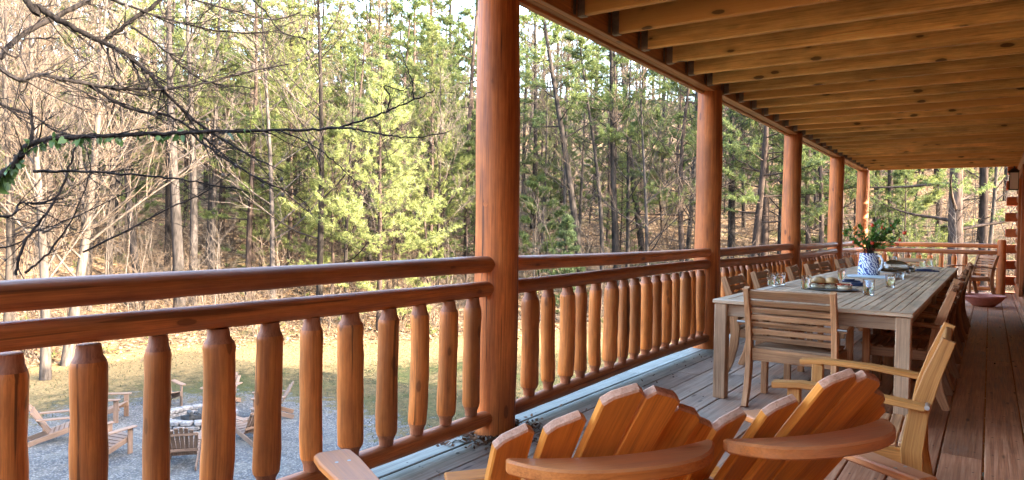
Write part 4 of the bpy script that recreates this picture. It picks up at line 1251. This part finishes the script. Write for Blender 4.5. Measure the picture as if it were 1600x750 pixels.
for k, (x, y) in enumerate(((13.5, 2.6), (15.5, 5.4), (14.2, 8.2), (17.0, -.6), (18.0, 3.6))):  # out-of-view pines, added to throw shade on the overhanging branches
    m_ = make_pine(17.5, .2, 0, 240 + k, M['needle'], .3, 1.3, 'bark_pine', 0, .2, 6); taken.append((x, y, 1))
    plant(m_, 'pine_tree', x, y, ['pine shading the yard from behind the cabin', 'dense pine behind the cabin', 'tall pine at the back of the cabin', 'pine standing farther behind the cabin', 'farthest pine behind the cabin'][k], 'pine tree', 'pines behind the cabin', None, 1.0, GZ)
# ---- the rest of the wood
BARE = [make_bare(15, .13, U(-.06, .06), 60 + i, M[['bark_grey', 'bark_grey', 'bark_pale', 'bark_dark', 'bark_grey'][i]], M[['twig_grey', 'twig_tan', 'twig_tan', 'twig_grey', 'twig_tan'][i]], 1.0, .2) for i in range(5)]
BARE_FAR = [make_bare(15, .18, U(-.05, .05), 160 + i, M[['bark_grey', 'bark_dark', 'bark_pale'][i]], M[['twig_tan', 'twig_grey', 'twig_tan'][i]], .9, .2, .6, 1.9) for i in range(3)]
PINE = [make_pine(17, .165, U(-.06, .06), 70 + i, M[['needle', 'needle_olive', 'needle', 'needle_olive'][i]], [.32, .36, .25, .42][i], 1.0, ['bark_pine', 'bark_dark', 'bark_pine', 'bark_grey'][i], 0, .19, 8) for i in range(4)]
YOUNG = [make_young(8.5, .08, 80 + i, M[['needle_olive', 'needle_bright', 'needle'][i]], .12, .25, .55, .6) for i in range(3)]
LOW = [make_pine(5.5, .07, U(-.05, .05), 86 + i, M[['needle', 'needle_olive'][i]], .12, .8, 'bark_pine', 0, .3, 3) for i in range(2)]
SAP = [make_sapling(H, 90 + i, M[mt], st) for i, (H, mt, st) in enumerate(((3.5, 'twig_tan', 3), (4.5, 'twig_grey', 2), (2.6, 'twig_tan', 5), (5.2, 'twig_grey', 2)))]
SHRUB = [make_sapling(H, 95 + i, M['twig_tan'], 9, .9, .05) for i, H in enumerate((2.6, 3.2, 2.2))]
random.seed(77)
BANDS = ((27, 45, 'at the edge of the wood'), (45, 72, 'up the wooded slope'), (72, 125, 'far up the wooded hillside'))
def band(d):
    for a, b, t in BANDS:
        if d < b: return t
    return BANDS[-1][2]
def scatter(n, d0, d1, px0, px1, rad_, fn, power=1.0):
    k = 0; tries = 0
    while k < n and tries < n * 60:
        tries += 1
        d = d0 + (d1 - d0) * random.random() ** power; px = U(px0, px1); x, y = spot(px, d)
        if d < toe(math.atan2(-x, y)) + 1.0 or not free(x, y, rad_): continue
        if 540 < px < 650 and d < 31.5: continue
        if fn(x, y, d, px) is False: continue
        taken.append((x, y, rad_)); k += 1
pine_lab = ['tall brown-barked pine with a dark green crown', 'tall dark-barked pine with an olive crown', 'tall low-branched pine', 'tall grey-barked pine with a high olive crown']
bare_lab = ['slim grey leafless tree', 'grey leafless tree with tan twigs', 'pale leafless tree', 'dark leafless tree', 'grey spreading leafless tree']
def f_pine(x, y, d, px):
    i = random.choice((0, 0, 1, 2, 2, 3)); t = pine_lab[i] + ' ' + band(d)
    plant(PINE[i], 'pine_tree', x, y, t, 'pine tree', 'pines: ' + t, None, U(.75, 1.15))
def f_bare(x, y, d, px):
    i = random.choice((0, 1, 2, 3, 4, 1)); t = bare_lab[i] + ' ' + band(d)
    if d > 58: t = ['grey leafless tree', 'dark leafless tree', 'pale leafless tree'][i % 3] + ' ' + band(d)
    plant(BARE[i] if d <= 58 else BARE_FAR[i % 3], 'bare_tree', x, y, t, 'bare tree', 'leafless trees: ' + t, None, U(.7, 1.15))
def f_young(x, y, d, px):
    i = random.randrange(3); t = ['olive young pine', 'yellow-green young pine', 'dark green young pine'][i] + ' ' + band(d)
    plant(YOUNG[i], 'young_pine', x, y, t, 'pine tree', 'young pines: ' + t, None, U(.5, 1.2))
def f_low(x, y, d, px):
    i = random.randrange(2); t = ['small scrubby green pine', 'small olive scrub pine'][i] + ' ' + band(d)
    plant(LOW[i], 'young_pine', x, y, t, 'pine tree', 'scrub pines: ' + t, None, U(.7, 1.4))
def f_sap(x, y, d, px):
    i = random.randrange(4); t = ['tan three-stemmed sapling', 'grey thin sapling', 'tan many-stemmed sapling', 'tall grey sapling'][i] + ' ' + band(d)
    plant([SAP[i]], 'sapling', x, y, t, 'sapling', 'saplings: ' + t, None, U(.7, 1.3))
def f_shrub(x, y, d, px):
    i = random.randrange(3); t = ['tan arching leafless shrub', 'tall tan leafless shrub', 'low tan leafless shrub'][i] + ' ' + band(d)
    plant([SHRUB[i]], 'bare_shrub', x, y, t, 'shrub', 'shrubs: ' + t, None, U(.7, 1.2))
scatter(10, 37, 62, 640, 1080, 1.5, f_pine)
scatter(20, 35, 62, 1080, 1650, 1.3, f_pine)
scatter(20, 36, 62, 250, 720, 1.3, f_pine)
scatter(72, 60, 125, -150, 1750, 1.5, f_pine, .9)
scatter(36, 29, 60, -200, 560, .9, f_bare)
scatter(16, 36, 60, -60, 420, 1.2, f_young)
scatter(30, 36, 60, 560, 1650, .9, f_bare)
scatter(130, 58, 125, -200, 1750, 1.2, f_bare, .8)
scatter(46, 36, 95, 250, 1650, 1.0, f_young)
scatter(150, 29, 60, -200, 1650, .45, f_sap)
scatter(60, 34, 75, -200, 1650, .8, f_low)
scatter(50, 26, 45, -250, 700, .6, f_shrub)
scatter(36, 30, 52, 700, 1650, .6, f_shrub)

# the ridge: a wood too far and dense to count
def distant_wood():
    vs = []; fs = []; b = 0
    def grab(mes, n, d0, d1, name, label, mat, smooth):
        vv = []; ff = []; tt = []; base = 0
        for _ in range(n):
            me = random.choice(mes); k = len(me.vertices)
            v = np.empty(k * 3, np.float32); me.vertices.foreach_get('co', v); v = v.reshape(-1, 3)
            m = len(me.polygons); tot = len(me.loops) // m; f = np.empty(m * tot, np.int32); me.loops.foreach_get('vertex_index', f)
            d = U(d0, d1); x, y = spot(U(-300, 1800), d); a = U(0, 6.28); s = U(.7, 1.1)
            R = np.array([[cos(a), -sin(a), 0], [sin(a), cos(a), 0], [0, 0, 1]]) * s
            vv.append(v @ R.T + np.array([x, y, ground(x, y)])); ff.append(f.reshape(m, tot) + base); base += k
            if 'tone' in me.attributes:
                t = np.empty(k, np.float32); me.attributes['tone'].data.foreach_get('value', t); tt.append(t)
        return tag(obj_from(np_mesh(name, np.concatenate(vv), np.concatenate(ff), mat, smooth, np.concatenate(tt) if tt else None), name), label, 'wood', kind='stuff')
    grab([FAR[0], FAR[1]], 300, 112, 225, 'distant_wood', 'far leafless wood along the ridge', M['twig_tan'], True)
    grab([FAR[2]], 130, 112, 215, 'distant_pines', 'far pines along the ridge seen as a mass', M['needle_olive'], False)
def far_meshes():
    a = make_bare(15, .2, 0, 200, M['bark_grey'], M['twig_tan'], .62, .2, .6, 2.8); b = make_bare(14, .2, 0, 201, M['bark_grey'], M['twig_tan'], .62, .2, .6, 2.8)
    c = make_pine(16, .2, 0, 202, M['needle'], .3, .5)
    def join(p, q):
        P = [np.empty(len(m.vertices) * 3, np.float32) for m in (p, q)]; F = [np.empty(len(m.loops), np.int32) for m in (p, q)]
        for m, x, f in zip((p, q), P, F): m.vertices.foreach_get('co', x); m.loops.foreach_get('vertex_index', f)
        return np_mesh('far', np.concatenate([x.reshape(-1, 3) for x in P]), np.concatenate([F[0].reshape(-1, 4), F[1].reshape(-1, 4) + len(p.vertices)]), M['twig_tan'])
    return join(*a), join(*b), c[1]
FAR = far_meshes()
distant_wood()

def undergrowth():
    ts = TubeSoup(); random.seed(8)
    for _ in range(15000):
        d = 27 + 38 * random.random() ** 1.4; px = U(-250, 1700); x, y = spot(px, d)
        if d < toe(math.atan2(-x, y)) - .3: continue
        h = U(.25, 1.5); z = ground(x, y)
        ts.add(wobble((x, y, z - .03), unit(U(0, 6.28), U(.5, 1.5)), h, 3, .25), [.006, .005, .004, .002], 3)
    tag(obj_from(ts.mesh('undergrowth', M['twig_tan']), 'undergrowth'), 'dry brown brush and briars on the forest floor', 'undergrowth', kind='stuff')
    ev = NeedleSoup()
    for _ in range(900):
        d = 28 + 34 * random.random() ** 1.3; px = U(-250, 1700)
        cl = .5 + .5 * sin(px * .013 + d * .4)
        if random.random() > cl: continue
        x, y = spot(px, d)
        if d < toe(math.atan2(-x, y)) - .5: continue
        ev.tuft((x, y, ground(x, y) + .12), (0, 0, 1), 16, U(.15, .4), .6, .03)
    tag(obj_from(ev.mesh('evergreen_ground_cover', M['needle_olive']), 'evergreen_ground_cover'), 'low green plants among the leaf litter', 'ground cover', kind='stuff')
undergrowth()
# ================================================================== OVERHANGING TREE, its trunk outside the left edge
random.seed(404)
def catmull(P, n=6):
    out = []
    for i in range(len(P) - 1):
        p0, p1, p2, p3 = P[max(i - 1, 0)], P[i], P[i + 1], P[min(i + 2, len(P) - 1)]
        for k in range(n):
            t = k / n
            out.append(.5 * ((2 * p1) + (p2 - p0) * t + (2 * p0 - 5 * p1 + 4 * p2 - p3) * t * t + (3 * p1 - p0 - 3 * p2 + p3) * t ** 3))
    out.append(P[-1]); return out
TR = at(-330, 360, 8.2)
def overhang():
    root = empty('overhanging_tree', (TR.x, TR.y, GZ), 0, 'dark bare branches of a pine reaching in from the upper left', 'overhanging tree')
    o0 = Vector((TR.x, TR.y, GZ))
    m = MB(); m.tube([(.05 * sin(k), .05 * cos(k * 1.3), -.3 + k * .8) for k in range(17)], [.19 - .007 * k for k in range(17)], 14, jit=.06)
    m.build('trunk', M['bark_dark'], root, 60)
    m = MB()
    cones = []
    def branch(pix, d0, d1, w0, w1, from_trunk=None, twigs=10, tl=.45, builder=None, wob=.007):
        P = []; n = len(pix)
        if from_trunk is not None: P.append(Vector((TR.x, TR.y, from_trunk)))
        for i, (px, py) in enumerate(pix):
            t = i / max(1, n - 1); P.append(at(px, py, d0 + (d1 - d0) * t))
        C = catmull(P, 6); C = [c + Vector((U(-wob, wob), U(-wob, wob), U(-wob, wob))) for c in C]
        N = len(C); dm = (d0 + d1) / 2
        r0 = w0 * .40 / FPX * d0; r1 = w1 * .40 / FPX * d1
        R = [r0 + (r1 - r0) * (i / (N - 1)) ** .8 for i in range(N)]
        if from_trunk is not None:
            for i in range(6): R[i] = r0 * (1.35 - .05 * i)
        mb = MB(); mb.tube([c - o0 for c in C], R, 7, jit=.12)
        for k in range(int(twigs * 2.5)):      # side shoots
            i = random.randint(N // 5, N - 2); c = C[i]; d = (C[i + 1] - C[i - 1]).normalized()
            v = (d * U(.5, 1.2) + unit(U(0, 6.28), U(-1.0, .9)) * .8)
            lp = wobble(c, v, tl * U(.4, 1.5), 5, .16); rr = min(R[i] * .5, .0065)
            mb.tube([q - o0 for q in lp], [rr, rr * .8, rr * .65, rr * .5, rr * .4, rr * .2], 5)
            for _ in range(3):
                l2 = wobble(on(lp, U(.3, .95)), (lp[-1] - lp[0]).normalized() + unit(U(0, 6.28), U(-.8, .8)) * .9, tl * U(.2, .6), 3, .3)
                mb.tube([q - o0 for q in l2], [rr * .5, rr * .4, rr * .3, rr * .15], 4)
            if random.random() < .3: cones.append(on(lp, U(.3, 1)))
        mb.build('branch', M['branch'], root, 60)
        return C
    branch([(20, -35), (60, 10), (110, 40), (160, 66), (205, 90), (245, 130), (300, 185), (360, 225), (420, 258)], 7.2, 6.6, 13, 3, 6.2, 16, .5)
    branch([(160, 66), (195, 40), (240, 8), (275, -20)], 7.05, 6.9, 7, 6, None, 4, .35)
    branch([(-10, 98), (60, 116), (130, 130), (215, 140), (300, 134), (390, 112), (450, 100)], 7.0, 6.5, 9, 2.5, 4.0, 16, .5)
    branch([(140, 132), (175, 155), (215, 173), (265, 182), (305, 205), (370, 258), (430, 292)], 6.85, 6.5, 7, 2, None, 12, .45)
    branch([(-10, 62), (40, 60), (95, 60)], 7.4, 7.3, 5, 2, 4.8, 4, .3)
    branch([(0, 90), (25, 62), (60, 40), (140, 0)], 7.6, 7.7, 8, 8, None, 3, .3)
    branch([(205, 42), (250, 72), (290, 108), (330, 130), (400, 138)], 6.9, 6.6, 4, 2, None, 12, .4)
    branch([(175, 0), (230, 20), (300, 40), (380, 52), (440, 46)], 7.0, 6.8, 5, 2, None, 14, .5)
    branch([(168, 75), (172, 100), (186, 135), (184, 150)], 7.0, 6.9, 4, 2, None, 3, .25)
    branch([(200, 88), (214, 108), (220, 130)], 6.95, 6.9, 5, 2, None, 3, .25)
    branch([(-10, 155), (20, 168), (50, 180), (90, 205), (140, 215)], 7.3, 7.0, 5, 2, 3.2, 8, .4)
    branch([(395, 0), (415, 18), (440, 50), (480, 60)], 7.5, 7.2, 3, 2, None, 5, .3)
    branch([(300, 0), (350, 12), (420, 30), (470, 20)], 7.0, 6.9, 4, 2, None, 8, .4)
    for c in cones[:34]:
        mb = MB(); q = c - o0; mb.lathe([(.003, -.020), (.012, -.012), (.016, 0), (.011, .015), (.003, .023)], 8)
        mb.build('cone', M['cone'], root, 60).location = q
    # ---- the vine-hung bough, from a second stem
    C = branch([(-60, 330), (-8, 282), (22, 258), (40, 232), (56, 223), (90, 216), (150, 213), (230, 210), (310, 207), (400, 204), (470, 203), (520, 200), (566, 188), (610, 172), (650, 155), (680, 140)], 6.4, 5.6, 13, 2.0, 2.2, 10, .32)
    branch([(500, 202), (540, 200), (580, 207), (620, 214), (660, 214), (705, 205)], 5.75, 5.5, 5, 1.8, None, 5, .25)
    branch([(606, 172), (610, 150), (600, 135), (630, 140), (645, 125)], 5.6, 5.5, 3.0, 1.5, None, 3, .16)
    branch([(646, 156), (644, 130), (634, 100), (622, 70)], 5.6, 5.55, 2.8, 1.4, None, 3, .15)
    branch([(440, 205), (480, 222), (520, 250), (550, 280), (565, 300)], 5.8, 5.6, 3, 1.4, None, 4, .2)
    branch([(50, 222), (50, 195), (48, 172)], 6.2, 6.2, 6, 4, None, 2, .2)
    branch([(52, 268), (110, 268), (190, 272), (260, 278), (330, 288), (390, 300)], 6.2, 5.8, 5.5, 2, None, 8, .3)
    branch([(300, 210), (340, 240), (400, 278), (450, 300), (490, 328)], 6.0, 5.7, 4, 1.6, None, 8, .35)
    branch([(120, 225), (108, 262), (88, 310), (60, 350), (35, 385), (25, 430)], 6.3, 6.2, 3, 4.5, None, 3, .3)
    branch([(130, 395), (250, 332), (320, 300), (360, 270)], 6.4, 6.2, 3.5, 1.6, None, 5, .3)
    branch([(-20, 335), (30, 318), (60, 318), (100, 310)], 6.5, 6.4, 5, 2, 1.6, 8, .4)
    branch([(-20, 388), (60, 360), (140, 330), (230, 285)], 6.6, 6.4, 3, 1.5, 1.0, 8, .35)
    branch([(40, 425), (75, 395), (110, 345), (140, 270), (130, 215)], 6.6, 6.5, 4, 1.5, None, 6, .35)
    return C
M['branch'] = bark('branch_bark', (.006, .005, .0045), (.024, .019, .017), .85, 3)
VC = overhang()

def vine():
    root = empty('climbing_vine', VC[10], 0, 'green leaved vine climbing along the bare bough at the left', 'vine')
    o0 = VC[10]; N = len(VC); v = []; f = []; tone = []
    m = MB(); pts = []
    i1 = int(N * .62)
    for i in range(8, i1):
        a = i * 1.1; pts.append(VC[i] - o0 + Vector((cos(a) * .018, 0, sin(a) * .022)))
    m.tube(pts, [.004] * len(pts), 5); m.build('stem', M['branch'], root)
    for i in range(8, i1):
        t = (i - 8) / (i1 - 8); n = random.choice((3, 5, 7)) if t < .25 else random.choice((0, 1, 1, 2, 4))
        for _ in range(n):
            c = VC[i].lerp(VC[i + 1], random.random()) - o0; L = U(.055, .10) * (1.3 if t < .15 else 1.0); w = L * U(.2, .3)
            d = Vector((U(-.5, .5), U(-.5, .5), U(-1.2, -.3))).normalized() if random.random() < .85 else unit(U(0, 6.28), U(-.2, .8))
            s_ = d.cross(Vector((U(-1, 1), U(-1, 1), U(-.5, .5)))).normalized(); nn = d.cross(s_)
            b = len(v)
            for q in (c, c + d * L * .3 + s_ * w * .9 + nn * w * .3, c + d * L * .65 + s_ * w * .8 + nn * w * .3, c + d * L, c + d * L * .65 - s_ * w * .8 + nn * w * .3, c + d * L * .3 - s_ * w * .9 + nn * w * .3, c + d * L * .5): v.append(tuple(q))
            for a_, b_ in ((0, 1), (1, 2), (2, 3), (3, 4), (4, 5), (5, 0)): f.append((b + a_, b + b_, b + 6))
            tone.extend([random.random()] * 7)
    obj_from(np_mesh('leaves', np.array(v), np.array(f), leafmat('vine_leaf', (.02, .042, .010), (.055, .09, .02), .3, .45), False, np.array(tone)), 'leaves', root)
vine()

# ================================================================== LIGHT, SKY, CAMERA
SUN_EL, SUN_DIR = rad(17), Vector((1, .165, 0)).normalized()
w = bpy.data.worlds.new('World'); scene.world = w; w.use_nodes = True
nt = w.node_tree; bg = nt.nodes['Background']; sky = nt.nodes.new('ShaderNodeTexSky')
sky.sky_type = 'NISHITA'; sky.sun_disc = False; sky.sun_elevation = SUN_EL
sky.sun_rotation = math.atan2(SUN_DIR.x, SUN_DIR.y); sky.dust_density = 2.5; sky.air_density = 1.0
nt.links.new(sky.outputs[0], bg.inputs[0]); bg.inputs[1].default_value = .15
L = bpy.data.lights.new('sun', 'SUN'); L.energy = 2.05; L.angle = rad(.53); L.color = (1, .87, .68)
so = bpy.data.objects.new('sun', L); COL.objects.link(so)
dirv = -(SUN_DIR * cos(SUN_EL) + Vector((0, 0, sin(SUN_EL))))
so.rotation_euler = dirv.to_track_quat('-Z', 'Y').to_euler(); so.location = (30, 5, 20)

cam = bpy.data.cameras.new('camera'); co = bpy.data.objects.new('camera', cam); COL.objects.link(co)
cam.sensor_fit = 'HORIZONTAL'; cam.sensor_width = 36; cam.lens = 36 * FPX / 1600
cam.clip_start = .05; cam.clip_end = 3000
co.matrix_world = Matrix.Translation(CAM) @ Matrix((RIGHT, UP, -FWD)).transposed().to_4x4()
scene.camera = co
vs_ = scene.view_settings; vs_.view_transform = 'Standard'; vs_.look = 'None'; vs_.gamma = 1; vs_.use_curve_mapping = False
vs_.exposure = 4.8
scene.cycles.max_bounces = 10; scene.cycles.diffuse_bounces = 7; scene.cycles.transmission_bounces = 6; scene.cycles.transparent_max_bounces = 8
scene.cycles.use_denoising = True
scene.cycles.sample_clamp_indirect = 8
scene.cycles.caustics_reflective = False; scene.cycles.caustics_refractive = False
scene.render.resolution_x = 1024; scene.render.resolution_y = 480
